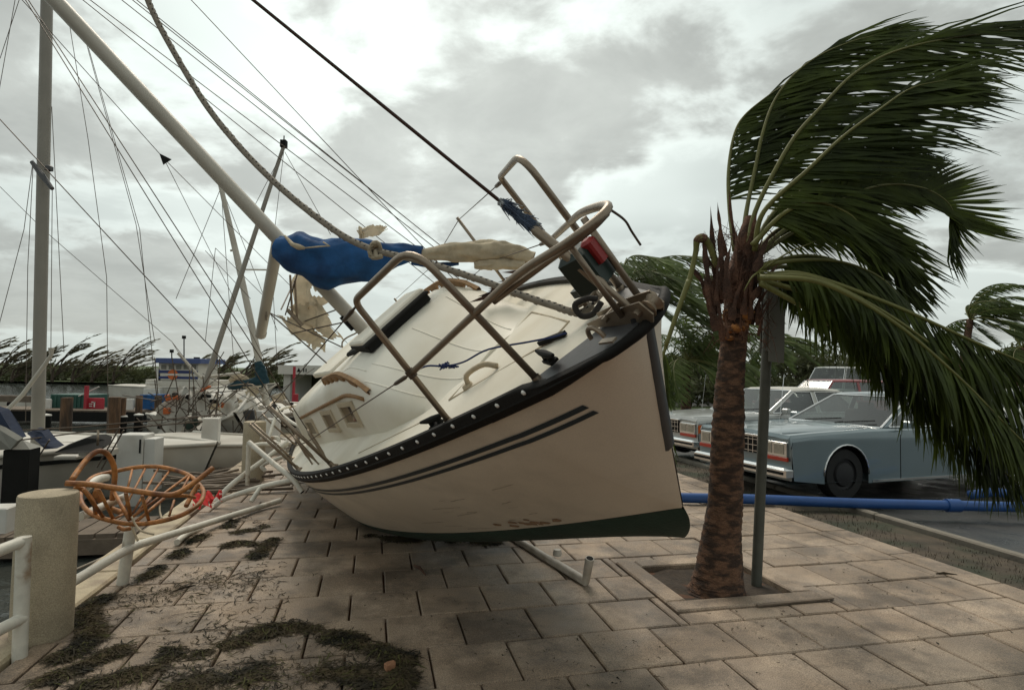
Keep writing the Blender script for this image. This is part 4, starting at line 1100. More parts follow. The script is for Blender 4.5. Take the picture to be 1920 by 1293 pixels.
# ---- coconut palm bent by the wind
palm = thing('palm_tree', 'wind bent coconut palm in the square tree pit with fronds streaming right', 'palm tree', G(1345, 1100))
tp_ = [(1341, 1114, 4.60, 56), (1344, 1097, 4.60, 48), (1348, 1063, 4.60, 42), (1353, 1000, 4.6, 35), (1360, 933, 4.59, 30.5), (1364, 828, 4.58, 29.5), (1367, 754, 4.57, 27), (1370, 698, 4.56, 24.5), (1377, 630, 4.55, 23.5), (1384, 570, 4.55, 24)]
pth = smooth_path([A(*p[:3]) for p in tp_], 130)
rads = []
for i in range(131):
    t = i / 130 * (len(tp_) - 1); k = min(int(t), len(tp_) - 2); rads.append(lerp(tp_[k][3], tp_[k + 1][3], t - k) * 4.58 / FPX)
b = MB(); rows = []; rr_ = random.Random(5); hh = 0
ringph = [0]; 
for i in range(131):
    rows.append([]); p = pth[i]; ph = (i * .43 + .6 * mnoise.noise(Vector((i * .2, 3, 1)))) % 1
    step = (.011 * (1 - ph)) - .004
    for j in range(28):
        a = 2 * PI * j / 28
        ph2 = (i * .31 + .35 * mnoise.noise(Vector((math.cos(a) * 1.2, math.sin(a) * 1.2, i * .12)))) % 1
        q = rads[i] + .010 * (1 - ph2) * (.4 + .9 * abs(mnoise.noise(Vector((math.cos(a) * 2, math.sin(a) * 2, i * .15))))) - .003 + .005 * mnoise.noise(Vector((math.cos(a) * 9, math.sin(a) * 9, i * .35))) + .006 * mnoise.noise(Vector((a * 3, i * .5, 2))) + .006 * mnoise.noise(Vector((math.cos(a) * 5, math.sin(a) * 5, i * .9)))
        rows[-1].append(p + Vector((math.cos(a), math.sin(a), 0)) * q)
b.grid(rows, cu=True); b.build('trunk', M_trunk, palm, smooth=True, auto=42)
b = MB(); cp = smooth_path([A(1383, 580, 4.55), A(1388, 540, 4.55), A(1396, 490, 4.55), A(1402, 440, 4.55), A(1406, 405, 4.56)], 20)
rr2 = [lerp(.098, .125, min(1, i / 8)) if i < 9 else lerp(.125, .03, (i - 8) / 12) for i in range(21)]
rows = []
for i, p in enumerate(cp):
    rows.append([p + Vector((math.cos(2 * PI * j / 20), math.sin(2 * PI * j / 20), 0)) * rr2[i] * (1 + .22 * mnoise.noise(Vector((math.cos(2 * PI * j / 20) * 2.5, math.sin(2 * PI * j / 20) * 2.5, i * .3)))) for j in range(20)])
b.grid(rows, cu=True); b.build('crownshaft', M_sheath, palm, smooth=True)
def blade(pts, w_, name, mt, parent=palm, n=10, cup=.3):
    P = smooth_path(pts, n); rows = []
    for i, p in enumerate(P):
        t = (P[min(i + 1, n)] - P[max(i - 1, 0)]).normalized(); s_ = t.cross(Vector((0, -1, 0.05))).normalized(); u_ = s_.cross(t)
        f = i / n; ww_ = w_ * (1 - f) ** .75 * (.75 + .25 * math.sin(f * 12))
        rows.append([p - s_ * ww_ - u_ * ww_ * cup, p + u_ * ww_ * cup * .3, p + s_ * ww_ - u_ * ww_ * cup])
    b = MB(); b.grid(rows); return b.build(name, mt, parent, smooth=True)
for (x1, y1, x2, y2, x3, y3, w_, Y) in ((1340, 590, 1325, 500, 1320, 432, .05, 4.42), (1350, 570, 1338, 470, 1332, 385, .045, 4.48), (1362, 560, 1352, 470, 1350, 405, .05, 4.40), (1334, 560, 1312, 520, 1285, 488, .045, 4.55), (1345, 620, 1330, 560, 1318, 505, .04, 4.40), (1420, 510, 1430, 470, 1445, 436, .045, 4.30), (1372, 600, 1380, 560, 1392, 525, .035, 4.36), (1395, 590, 1398, 550, 1402, 530, .03, 4.36),
                                 (1360, 480, 1350, 420, 1345, 378, .03, 4.55), (1385, 470, 1372, 410, 1366, 350, .03, 4.6), (1358, 640, 1350, 590, 1345, 540, .035, 4.42), (1410, 560, 1440, 520, 1462, 490, .03, 4.35), (1366, 560, 1362, 500, 1372, 455, .04, 4.36), (1400, 480, 1412, 430, 1420, 395, .035, 4.38), (1330, 500, 1322, 470, 1316, 445, .03, 4.5)):
    blade([A(x1, y1, Y), A(x2, y2, Y - .02), A(x3, y3, Y)], w_, 'leaf_sheath', M_sheath)
for k in range(26):
    x1, y1 = rnd.uniform(1340, 1425), rnd.uniform(510, 640); dx, dy = rnd.gauss(0, 16) + (x1 - 1382) * .5, rnd.uniform(40, 120); Y = rnd.uniform(4.36, 4.5)
    blade([A(x1, y1, Y), A(x1 + dx * .3, y1 - dy * .5, Y - .03), A(x1 + dx, y1 - dy, Y + rnd.uniform(-.05, .08))], rnd.uniform(.012, .03), 'leaf_sheath', M_sheath)
# torn fibres
b = MB()
for k in range(420):
    x, y = rnd.uniform(1330, 1445), rnd.uniform(430, 640); Y = rnd.uniform(4.36, 4.5)
    p = A(x, y, Y); q = p + Vector((rnd.gauss(.02, .06), rnd.gauss(0, .03), rnd.gauss(-.02, .08)))
    b.tube([p, p.lerp(q, .5) + Vector((rnd.gauss(0, .02), 0, rnd.gauss(0, .02))), q], [.0026, .002, .0008], 4)
b.build('sheath_fibre', M_sheath, palm, kind='stuff')
for (x, y, sx, sz, Y) in ((1402, 590, .042, .055, 4.44), (1378, 616, .055, .030, 4.43), (1360, 592, .018, .045, 4.44), (1395, 612, .03, .03, 4.42), (1366, 634, .04, .016, 4.44)):
    c = A(x, y, Y); rows = []
    for i in range(11):
        th = PI * i / 10; rows.append([c + Vector((sx * math.sin(th) * math.cos(a), .045 * math.sin(th) * math.sin(a), sz * math.cos(th))) * (1 + .4 * mnoise.noise(Vector((math.cos(a) * 2.2, math.sin(a) * 2.2, th * 2 + x))) + .2 * mnoise.noise(Vector((math.cos(a) * 6, math.sin(a) * 6, th * 5)))) for a in [2 * PI * j / 16 for j in range(16)]])
    b = MB(); b.grid(rows, cu=True); b.build('cut_stub', M_cut, palm, smooth=True)

def frond(pts, parent, n=62, ln=.62, W=(1, .05, -.15), k=(.5, 1.4), U=(-.4, -.8, .3), w_=.0112, r0_=.022, start=.16, seed=0, leafm=None, rachm=None, spread=.8, fwd=.55, jitter=.13, shape=None, segs=3, drop=0.0, sides=(-1, 1)):
    rr = random.Random(seed); P = smooth_path(pts, 48); U = Vector(U); W = Vector(W)
    b = MB(); b.tube(P, [lerp(r0_, .003, (i / 48) ** .8) for i in range(49)], 6)
    fr = b.build('frond', rachm or M_rachis, parent, smooth=True)
    b = MB()
    for sgn in sides:
        for i in range(n):
            t = start + (1 - start) * (i + rr.random() * .7) / n
            if rr.random() < drop: continue
            f = min(t, .999) * 48; a = int(f); c = P[a].lerp(P[a + 1], f - a); T = (P[a + 1] - P[a]).normalized()
            S = T.cross(U).normalized() * sgn; UU_ = S.cross(T) * sgn
            sh = (math.sin(PI * (.12 + .80 * (t - start) / (1 - start))) ** .6) if shape is None else shape(t)
            l_ = ln * sh * rr.uniform(.82, 1.1)
            j = lambda s_: Vector((rr.gauss(0, s_), rr.gauss(0, s_), rr.gauss(0, s_)))
            d0 = (T * (fwd + .5 * t) + S * spread + UU_ * .15 + j(jitter * .7)).normalized()
            e = j(jitter)
            prev = c; wd = None; vs_ = []
            for q in range(segs + 1):
                s_ = q / segs
                d = (d0 * (1 - s_ * .6) + (W + e) * (k[0] + (k[1] - k[0]) * s_)).normalized()
                if q: prev = prev + d * (l_ / segs)
                wv = d.cross(UU_ + Vector((0, -.6, 0)) + e * 1.5)
                if wv.length < 1e-4: wv = d.cross(Vector((0, 0, 1)))
                wv.normalize()
                ww_ = w_ * (.55, 1.0, .75, .06, .02)[q] if segs == 3 else w_ * (.7, 1, .05)[q]
                vs_ += [prev - wv * ww_, prev + wv * ww_]
            b.add(vs_, [(2 * q, 2 * q + 1, 2 * q + 3, 2 * q + 2) for q in range(segs)])
    b.build('leaflets', leafm or M_leaf, fr, kind='stuff')
    return fr
def AP(*l): return [A(*p) for p in l]
WR = (1, .05, -.06)
UC = (-.1, -1, .15)
frond(AP((1378, 470, 4.6), (1368, 390, 4.75), (1366, 320, 4.85), (1376, 255, 4.95), (1395, 218, 5.0), (1440, 180, 5.0), (1500, 140, 5.0)), palm, ln=.78, W=WR, k=(.7, 2.0), seed=1, n=100, start=.2)
frond(AP((1392, 470, 4.55), (1399, 400, 4.65), (1414, 325, 4.75), (1430, 250, 4.8), (1450, 193, 4.85), (1482, 147, 4.85), (1530, 108, 4.85), (1597, 78, 4.8), (1690, 55, 4.8)), palm, ln=.85, W=(1, .05, -.04), k=(.6, 1.9), seed=2, n=125, start=.2)
frond(AP((1402, 470, 4.45), (1415, 400, 4.45), (1453, 320, 4.42), (1493, 253, 4.4), (1547, 193, 4.38), (1597, 142, 4.36), (1657, 105, 4.35), (1730, 82, 4.3), (1813, 68, 4.3), (1913, 55, 4.3), (2010, 60, 4.3)), palm, ln=.92, W=(1, .05, -.14), k=(.55, 1.7), seed=3, n=150, start=.18)
frond(AP((1415, 470, 4.35), (1432, 397, 4.25), (1513, 320, 4.15), (1580, 257, 4.1), (1647, 207, 4.05), (1710, 165, 4.02), (1775, 150, 4.0)), palm, ln=.84, W=(1, .05, -.20), k=(.55, 1.7), seed=4, n=120, start=.18)
frond(AP((1425, 470, 4.5), (1480, 425, 4.6), (1540, 392, 4.7), (1640, 350, 4.8), (1720, 350, 4.85), (1775, 378, 4.9), (1798, 425, 4.9)), palm, ln=.47, W=(1, .0, .05), k=(.12, .30), seed=5, n=120, spread=.95, fwd=.45, U=UC, jitter=.05, shape=lambda t: .7 + .45 * t, start=.3, w_=.011)
frond(AP((1420, 520, 4.35), (1485, 512, 4.25), (1556, 528, 4.15), (1676, 573, 4.02), (1762, 611, 3.95), (1837, 645, 3.9), (1919, 680, 3.85), (2010, 730, 3.8)), palm, ln=.90, W=(.10, 0, -1), k=(.8, 2.6), U=(0, -.5, .9), seed=6, n=150, r0_=.026, start=.12, spread=.6)
frond(AP((1420, 480, 4.6), (1500, 430, 4.7), (1590, 420, 4.8), (1660, 440, 4.85), (1690, 500, 4.9), (1700, 560, 4.9)), palm, ln=.55, W=(.6, 0, -.7), k=(.5, 1.6), seed=7, n=110)
frond(AP((1415, 500, 4.5), (1500, 480, 4.5), (1570, 490, 4.5), (1630, 530, 4.5), (1665, 580, 4.5)), palm, ln=.50, W=(.5, 0, -.8), k=(.5, 1.8), seed=8, n=110, U=(0, -.6, .8))
frond(AP((1418, 450, 4.7), (1480, 360, 4.85), (1560, 300, 4.95), (1640, 290, 5.0), (1720, 310, 5.05)), palm, ln=.68, W=(1, 0, -.3), k=(.5, 1.6), seed=9, n=105)
frond(AP((1410, 460, 4.3), (1470, 400, 4.2), (1530, 380, 4.15), (1590, 400, 4.1), (1640, 450, 4.1)), palm, ln=.55, W=(.8, 0, -.6), k=(.5, 1.6), seed=12, n=105)
frond(AP((1412, 480, 4.75), (1460, 430, 4.9), (1530, 410, 5.0), (1600, 440, 5.05), (1650, 500, 5.1)), palm, ln=.60, W=(.7, 0, -.7), k=(.5, 1.6), seed=15, n=105)
frond(AP((1410, 470, 4.6), (1450, 400, 4.7), (1520, 350, 4.8), (1600, 340, 4.85), (1690, 370, 4.9)), palm, ln=.6, W=(1, 0, -.4), k=(.5, 1.6), seed=16, n=105)
frond(AP((1425, 530, 4.6), (1500, 540, 4.8), (1620, 590, 4.95), (1720, 660, 5.05), (1800, 740, 5.1), (1860, 830, 5.1)), palm, ln=.66, W=(.25, 0, -1), k=(.6, 2.2), U=(0, -.5, .9), seed=10, n=125, spread=.6)
frond(AP((1425, 525, 4.5), (1480, 525, 4.5), (1540, 550, 4.5), (1600, 600, 4.5), (1640, 670, 4.5)), palm, ln=.46, W=(-.1, 0, -1), k=(.6, 2.2), U=(0, -.5, .9), seed=11, n=100)
frond(AP((1425, 520, 4.2), (1520, 520, 4.05), (1640, 575, 3.95), (1750, 650, 3.9), (1850, 745, 3.88), (1930, 850, 3.85)), palm, ln=.52, W=(.1, 0, -1), k=(.6, 2.4), U=(0, -.5, .9), seed=13, n=125, spread=.6)
frond(AP((1425, 525, 4.3), (1540, 560, 4.2), (1660, 640, 4.15), (1760, 730, 4.1), (1850, 810, 4.1), (1960, 880, 4.1)), palm, ln=.46, W=(-.12, 0, -1), k=(.6, 2.2), U=(0, -.5, .9), seed=17, n=120, spread=.7)
frond(AP((1425, 530, 4.25), (1530, 590, 4.2), (1640, 670, 4.15), (1740, 760, 4.1), (1840, 850, 4.1), (1940, 930, 4.1)), palm, ln=.44, W=(-.05, 0, -1), k=(.6, 2.2), U=(0, -.5, .9), seed=18, n=120, spread=.75, start=.3)
frond(AP((1425, 520, 4.0), (1540, 530, 3.85), (1670, 600, 3.75), (1790, 700, 3.7), (1890, 800, 3.7), (1990, 900, 3.7)), palm, ln=.50, W=(.05, 0, -1), k=(.6, 2.2), U=(0, -.5, .9), seed=19, n=120, spread=.7, start=.3)
frond(AP((1420, 500, 4.4), (1500, 488, 4.35), (1580, 492, 4.35), (1650, 520, 4.35), (1700, 570, 4.35)), palm, ln=.42, W=(.35, 0, -.9), k=(.5, 1.8), seed=20, n=120, U=(0, -.6, .8))
frond(AP((1420, 505, 4.7), (1490, 500, 4.8), (1560, 515, 4.9), (1630, 560, 4.9), (1680, 620, 4.9)), palm, ln=.46, W=(.3, 0, -.9), k=(.5, 1.8), seed=21, n=110, U=(0, -.6, .8))
# the snapped frond hanging on the left
bk = AP((1345, 500, 4.45), (1330, 460, 4.42), (1318, 447, 4.4), (1307, 452, 4.4), (1304, 475, 4.42), (1292, 525, 4.42), (1270, 585, 4.4), (1248, 650, 4.38), (1237, 700, 4.38), (1236, 790, 4.4), (1250, 870, 4.42))
b = MB(); P_ = smooth_path(bk[:8], 40); b.tube(P_, [.026 + .012 * math.exp(-((i - 13) / 5) ** 2) - .010 * (i / 40) for i in range(41)], 9); sp = b.build('snapped_petiole', M_rachis, palm, smooth=True)
tag(sp, 'snapped olive petiole hanging down left of the crown')
b = MB(); b.tube(P_[9:19], [.027, .036, .034, .038, .036, .033, .034, .031, .030, .027], 9); b.build('torn_joint', M_sheath, sp, smooth=True)
frond(bk[5:], palm, ln=.34, W=(.05, 0, -1), k=(.8, 2.2), seed=14, n=60, start=.45, drop=.2, w_=.012)
# flower stalks in the crown
b = MB()
for (x2, y2) in ((1530, 452), (1462, 485), (1475, 540), (1440, 545), (1455, 520), (1395, 545)):
    b.tube(smooth_path([A(1422, 510, 4.3), A((1422 + x2) / 2, (510 + y2) / 2 - 6, 4.24), A(x2, y2, 4.22)], 10), [.009 - .0006 * i for i in range(11)], 5)
b.build('flower_stalk', M_rachis, palm, smooth=True)

# ---- sign post behind the palm, sign seen nearly edge-on
sb = G(1418, 1090); sb = Vector((sb.x, sb.y, 0)); stp = A(1443, 533, sb.y + .02)
post = thing('sign_post', 'dark leaning metal sign post beside the palm trunk, its sign turned edge on', 'sign post', sb)
b = MB(); b.tube([sb - Vector((0, 0, .04)), stp], .040, 14); b.build('post', M_pole, post, smooth=True, auto=40)
dz = (stp - sb).normalized(); cen = A(1456, 606, sb.y - .0)
b = MB(); sgr = Matrix.Rotation(R(36), 3, 'Z') @ Matrix.Rotation(R(2.5), 3, 'Y')
b.box(A(1457, 606, sb.y - .07), (.215, .006, .61), sgr); b.build('sign_plate', M_sign, post)
b = MB(); b.box(A(1433, 598, sb.y + .07), (.10, .006, .57), sgr); b.build('sign_plate', M_sign, post)
for yy in (565, 655):
    b = MB(); b.box(A(1444, yy, sb.y), (.10, .06, .03), sgr); b.build('bracket', M_pole, post)

# ---- white pipe frame lying on the paving under the bow
e0, e1_, e2_ = A(950, 1003, 5.9), A(1098, 1096, 4.58), A(1106, 1046, 4.52)
e0.z = max(e0.z, .03); e1_.z = .035
pipes('bent_pipe', 'dirty white pipe with an upturned elbow lying under the bow of the boat', 'pipe', [
    dict(p=[e0, e0.lerp(e1_, .62)], n='pipe_length', r=.030), dict(p=[e0.lerp(e1_, .60), e1_, e2_], n='pipe_elbow', r=.034, sharp=True, open=True)], M_pvc)
cpos = e0.lerp(e1_, .66)
b = MB(); b.lathe([(.036, -.02), (.038, .0), (.03, .03), (0, .032)], cpos + Vector((.03, .05, .06)), 14); pf = b.build('pipe_cap', M_pvc, bpy.data.objects['bent_pipe'], smooth=True, auto=40)
# wheel-less scrap: plank edge lying by the tree pit
w0 = G(1420, 1138); w1 = G(1562, 1124)
b = MB(); d_ = (w1 - w0); b.box((w0 + w1) / 2 + Vector((0, 0, .013)), (d_.length, .022, .010), Matrix.Rotation(math.atan2(d_.y, d_.x), 3, 'Z')); o = b.build('wood_batten', M_timber); tag(o, 'thin weathered wooden batten lying along the front of the tree pit', 'batten')
# broken brick
c = G(731, 1254); b = MB(); rr3 = random.Random(11)
b.box(c + Vector((0, 0, .018)), (.055, .04, .04), Matrix.Rotation(.5, 3, 'Z'), bev=.008, taper=.85); b.v = [tuple(Vector(p) + Vector((rr3.gauss(0, .002), rr3.gauss(0, .002), rr3.gauss(0, .002)))) for p in b.v]
tag(b.build('brick_fragment', M_brick), 'small broken orange brick chip lying on the seaweed', 'brick')
# palm debris: dead leaf on the paving
c0, c1 = G(776, 1062), G(798, 1080)
b = MB(); b.tube([c0 + Vector((0, 0, .012)), c0.lerp(c1, .5) + Vector((0, 0, .03)), c1 + Vector((0, 0, .01))], [.006, .014, .004], 6); tag(b.build('dead_leaf', M_sheath), 'curled dry brown leaf lying on the paving in front of the keel', 'leaf')
# blue pipe along the ground on the right
bp = [(1010, 940, 7.55), (1275, 940, 7.52), (1420, 943, 7.5), (1600, 948, 7.45), (1760, 953, 7.42), (1919, 957, 7.38), (2250, 968, 7.3)]
pp = []
for p in bp:
    q = A(*p); q.z = .085; pp.append(q)
pp = [Vector((q.x, q.y, .075 if UV(0, 0).dot(UU) is not None and Vector(q).dot(UU) < 4.9 else .06)) for q in pp]
t = thing('blue_pipe', 'long blue plastic pipe lying across the promenade behind the palm trunk', 'pipe', pp[1])
b = MB(); b.tube(smooth_path(pp, 60), .062, 16); b.build('pipe_run', M_bluepipe, t, smooth=True)
b = MB(); i_ = pp[4].lerp(pp[5], .1); b.tube([i_ - Vector((.01, 0, 0)), i_ + Vector((.15, 0, 0))], .080, 16); b.build('pipe_coupling', M_bluepipe, t, smooth=True, auto=40)
q0 = A(1818, 930, 8.0); q1_ = A(1919, 934, 7.9); q0.z = q1_.z = .08
b = MB(); b.tube(smooth_path([q0, q0.lerp(q1_, .5) + Vector((0, 0, .05)), q1_, q1_ + Vector((.6, 0, 0))], 20), .06, 12); o = b.build('blue_hose', M_bluepipe, smooth=True); tag(o, 'short loop of blue hose lying behind the blue pipe at the right edge', 'hose')

# ---- seaweed and litter on the paving (nobody could count the strands)
def weed(name, label, pixpath, width, n, seed, mt=M_weed, ln=(.03, .12), hmax=.03, core=True, noise_k=1.0):
    rr = random.Random(seed); P = smooth_path([G(*p) for p in pixpath], 60); b = MB(); made = 0; tries = 0
    while made < n and tries < n * 8:
        tries += 1
        f = rr.random() * 60 * .999; i = int(f); p = P[i].lerp(P[i + 1], f - i)
        wd = width * (.5 + .5 * math.sin(PI * f / 60) ** .5)
        c = p + Vector((rr.gauss(0, .62) * wd, rr.gauss(0, .62) * wd, 0)); off = (c - p).length / wd
        if c.dot(UU) < E1 + .02: continue
        dn = mnoise.noise(Vector((c.x * 3.2, c.y * 3.2, seed))) + .7 * mnoise.noise(Vector((c.x * 9, c.y * 9, seed + 3)))
        if core and dn * noise_k * 1.25 < off * 1.15 - .26 + rr.gauss(0, .16): continue
        made += 1
        dens = max(0, min(1, 1.1 - off)) if core else .2
        a = rr.random() * 2 * PI; l_ = rr.uniform(*ln) * (1.5 if rr.random() < .08 else 1)
        z0 = rr.uniform(.003, .006 + hmax * dens * (.6 + .7 * max(0, dn))); wv = rr.uniform(.0013, .0042); pts_ = []; tw = rr.gauss(0, .35)
        for q in range(5):
            pts_.append(c + Vector((0, 0, max(.003, z0 * (1 - .22 * q) + rr.uniform(-.004, .006)))))
            a += rr.gauss(tw, .5); c = c + Vector((math.cos(a), math.sin(a), 0)) * l_ / 4
        vs_ = []
        for q, p_ in enumerate(pts_):
            s_ = Vector((-math.sin(a), math.cos(a), rr.uniform(-.6, .6))) * wv * (1, 1, 1, .8, .3)[q]; vs_ += [p_ - s_, p_ + s_]
        b.add(vs_, [(2 * q, 2 * q + 1, 2 * q + 3, 2 * q + 2) for q in range(4)], 1 if rr.random() < .16 else 0)
        if core and off < .55 and rr.random() < .22:      # small curled scraps under the strands
            s2 = rr.uniform(.006, .016); a2 = rr.random() * 6.3; cc = pts_[2]
            b.add([Vector((cc.x + s2 * 1.6 * math.cos(a2 + k * 1.57), cc.y + s2 * math.sin(a2 + k * 1.57), .004 + rr.random() * .012)) for k in range(4)], [(0, 1, 2, 3)])
    o = b.build(name, [mt, M_weed2]); tag(o, label, 'seaweed', kind='stuff'); return o
weed('seaweed', 'long heap of dark dried seaweed in the middle of the foreground paving', [(340, 1240), (420, 1210), (490, 1186), (560, 1180), (640, 1195), (700, 1220), (755, 1238), (765, 1262), (740, 1290)], .10, 8000, 1)
weed('seaweed', 'seaweed band along the foot of the near bollard and the railing post', [(100, 1240), (150, 1215), (175, 1180), (160, 1150), (195, 1122), (255, 1095), (300, 1064)], .065, 4200, 2)
weed('seaweed', 'seaweed trail spreading from the bollard towards the bottom left corner', [(60, 1285), (130, 1262), (200, 1228), (260, 1212), (320, 1222), (290, 1250), (220, 1272), (150, 1290)], .085, 4200, 3)
weed('seaweed', 'small dark clump of seaweed on the paving below the broken railing', [(425, 1026), (450, 1018), (485, 1024), (515, 1012), (490, 1032), (478, 1048)], .07, 2400, 4)
weed('seaweed', 'seaweed strewn along the coping under the bent railing', [(330, 1045), (370, 1010), (420, 990), (455, 970), (495, 988), (440, 1000)], .08, 1600, 5)
weed('seaweed', 'loose seaweed strands scattered over the left half of the paving', [(240, 1140), (340, 1100), (460, 1080), (420, 1180), (300, 1290), (520, 1260), (650, 1270)], .30, 1500, 6, core=False, hmax=.006)
weed('seaweed', 'seaweed fringe strewn below the long heap at the bottom edge', [(330, 1285), (430, 1268), (560, 1255), (660, 1275), (700, 1290)], .16, 1800, 8, noise_k=1.6, hmax=.012)
weed('seaweed', 'dark strands added as painted shadow along the contact line under the hull', [(690, 1004), (760, 1012), (850, 1016), (930, 1018)], .05, 2600, 15, noise_k=1.6, hmax=.02)  # no real weed here: dark strands added to stand in for the hull's contact shadow
weed('seaweed', 'scattered leaf litter across the right half of the paving', [(700, 1100), (900, 1180), (1100, 1250), (1350, 1200), (1600, 1200), (1750, 1120), (1500, 1050)], .4, 240, 7, core=False, hmax=.005, ln=(.01, .04))
for lab_, a_, c_ in (('thin dark twig lying on the paving left of the small seaweed clump', (322, 1111), (366, 1098)), ('dark twig in the joint of the paving near the right edging', (1755, 1076), (1795, 1078))):
    p, q = G(*a_), G(*c_); b = MB(); b.tube([p + Vector((0, 0, .006)), p.lerp(q, .4) + Vector((0, .012, .012)), q + Vector((0, 0, .006))], [.004, .010, .003], 5); tag(b.build('twig', M_weed), lab_, 'twig')
# weeds and litter on the verge
b = MB(); rr = random.Random(21)
for k in range(3000):
    u_, v_ = rr.uniform(4.92, 5.76), rr.uniform(2.5, 10.5)
    if mnoise.noise(Vector((u_ * 2.2, v_ * 1.3, 0))) < -.12 + rr.uniform(-.2, .2): continue
    p = UV(u_, v_, -.05); a = rr.random() * 2 * PI; h = rr.uniform(.012, .05); d = Vector((math.cos(a), math.sin(a), 0))
    s_ = Vector((-d.y, d.x, 0)) * .003
    b.add([p - s_, p + s_, p + d * h * .5 + Vector((0, 0, h))], [(0, 1, 2)], 1 if rr.random() < .5 else 0)
tag(b.build('verge_grass', [M_weed, M_soil]), 'thin dark weeds on the muddy verge between paving and kerb', 'grass', kind='stuff')

# ------------------------------------------------------------------ cars
def car(name, label, corner, ang, paint, Lc=5.4, Wd=1.88, hoodz=.86, beltz=.92, roofz=1.42, z0=-.06, wag=False, grille='bar', group='cars in the parking lot', vinyl=None, detail=True, hl=2.0, boxy=0.0, whr=.345, cat='car'):
    d = Vector((math.cos(ang), math.sin(ang), 0)); lft = Vector((-d.y, d.x, 0))
    o = Vector((corner[0], corner[1], z0)) - lft * (Wd / 2)
    M = Matrix.Translation(o) @ Matrix.Rotation(ang, 4, 'Z')
    t = thing(name, label, cat, M=M, group=group)
    w2 = Wd / 2; fwx, rwx = -.98, -.98 - (Lc - 2.35); wr = whr
    trunkx = -(Lc - .95) if not wag else -(Lc - .1)
    # body side with wheel arches cut out
    def side(y, s_):
        up_ = [(-.02, hoodz - .20), (-.04, hoodz - .10), (-.5, hoodz - .055), (-hl + .25, beltz - .06), (-hl - .3, beltz - .05), (trunkx, beltz - .05), (-Lc + .06, beltz - .10), (-Lc, beltz - .2)]
        lo = [(-Lc, .34), (-Lc + .1, .24)]
        arch = lambda cx: [(cx - (wr + .055) * math.cos(a), wr + (wr + .055) * math.sin(a)) for a in [PI * i / 12 for i in range(13)] if wr + (wr + .055) * math.sin(a) > .2]
        lo += [(rwx - wr - .055, .22)] + arch(rwx) + [(rwx + wr + .055, .22), (fwx - wr - .055, .22)] + arch(fwx) + [(fwx + wr + .055, .24), (-.06, .30)]
        return [Vector((x, y, z)) for x, z in up_ + lo]
    b = MB()
    prof = [(-.02, hoodz - .02), (-.05, hoodz), (-.5, hoodz + .02), (-hl + .1, beltz + .03)]
    for sg in (1, -1):
        sd = side(sg * w2, sg); b.add(sd, [tuple(range(len(sd)))])
        # shoulder: from side top in to the hood/boot edges
        top = [(0, hoodz - .20, 0), (-.03, hoodz - .10, .0), (-.5, hoodz - .055, .0), (-hl + .25, beltz - .06, 0), (-hl - .3, beltz - .05, 0), (trunkx, beltz - .05, 0), (-Lc + .06, beltz - .10, 0)]
        inn = [(-.02, hoodz - .06), (-.05, hoodz - .01), (-.5, hoodz + .015), (-hl + .25, beltz + .005), (-hl - .3, beltz), (trunkx, beltz + .0), (-Lc + .06, beltz - .05)]
        b.grid([[Vector((a[0], sg * w2, a[1])), Vector((a[0] * .5 + c[0] * .5, sg * (w2 - .012), a[1] * .45 + c[1] * .55)), Vector((c[0], sg * (w2 - .055), c[1]))] for a, c in zip(top, inn)], flip=sg < 0)
    # hood and boot
    ys = [-1, -.82, -.8, -.3, 0, .3, .8, .82, 1]
    hx = [(-.02, hoodz - .06), (-.05, hoodz - .01), (-.5, hoodz + .015), (-hl + .25, beltz + .005), (-hl - .3, beltz)]
    b.grid([[Vector((x, y * (w2 - .055), z + (.02 * (1 - abs(y)) if abs(y) < .81 else -.004))) for y in ys] for x, z in hx])
    bx = [(trunkx + .3, beltz), (trunkx, beltz), (-Lc + .06, beltz - .05), (-Lc, beltz - .2), (-Lc, .4)]
    b.grid([[Vector((x, y * (w2 - .055), z + .015 * (1 - abs(y)))) for y in ys] for x, z in bx])
    b.grid([[Vector((-Lc, -w2, z)), Vector((-Lc, w2, z))] for z in (.3, beltz - .2)])
    # front mask
    b.add([Vector((-.02, -w2, .30)), Vector((-.02, w2, .30)), Vector((-.02, w2, hoodz - .2)), Vector((-.02, w2 - .055, hoodz - .06)), Vector((-.02, -w2 + .055, hoodz - .06)), Vector((-.02, -w2, hoodz - .2))], [tuple(range(6))])
    b.add([Vector((-.06, -w2 + .02, .25)), Vector((-.06, w2 - .02, .25)), Vector((-Lc + .06, w2 - .02, .25)), Vector((-Lc + .06, -w2 + .02, .25))], [(0, 1, 2, 3)])
    body = b.build('body', paint, t, local=True, auto=28)
    # dark wheel wells
    for cx in (fwx, rwx):
        for sg in (1, -1):
            b = MB(); b.grid([[Vector((cx - (wr + .054) * math.cos(a), sg * (w2 - q), wr + (wr + .054) * math.sin(a))) for q in (.004, .30)] for a in [PI * (i / 12) for i in range(13)]])
            b.add([Vector((cx - (wr + .054) * math.cos(a), sg * (w2 - .30), wr + (wr + .054) * math.sin(a))) for a in [PI * (i / 12) for i in range(13)]], [tuple(range(13))])
            b.build('wheel_well', M_black, t, local=True)
    # cabin
    rw = w2 - .26; bw = w2 - .075
    fA, fR = -hl, -hl - .80 + boxy * .45            # windscreen base / roof front
    rR, rA = (trunkx + .62, trunkx - .02) if not wag else (trunkx + .22, trunkx + .02)
    zb, zr = beltz + .005, roofz
    rf = MB()
    xs_ = [fR, fR - .12, (fR + rR) / 2, rR + .12, rR]
    zz = [zr - .045, zr - .015, zr, zr - .015, zr - .05]
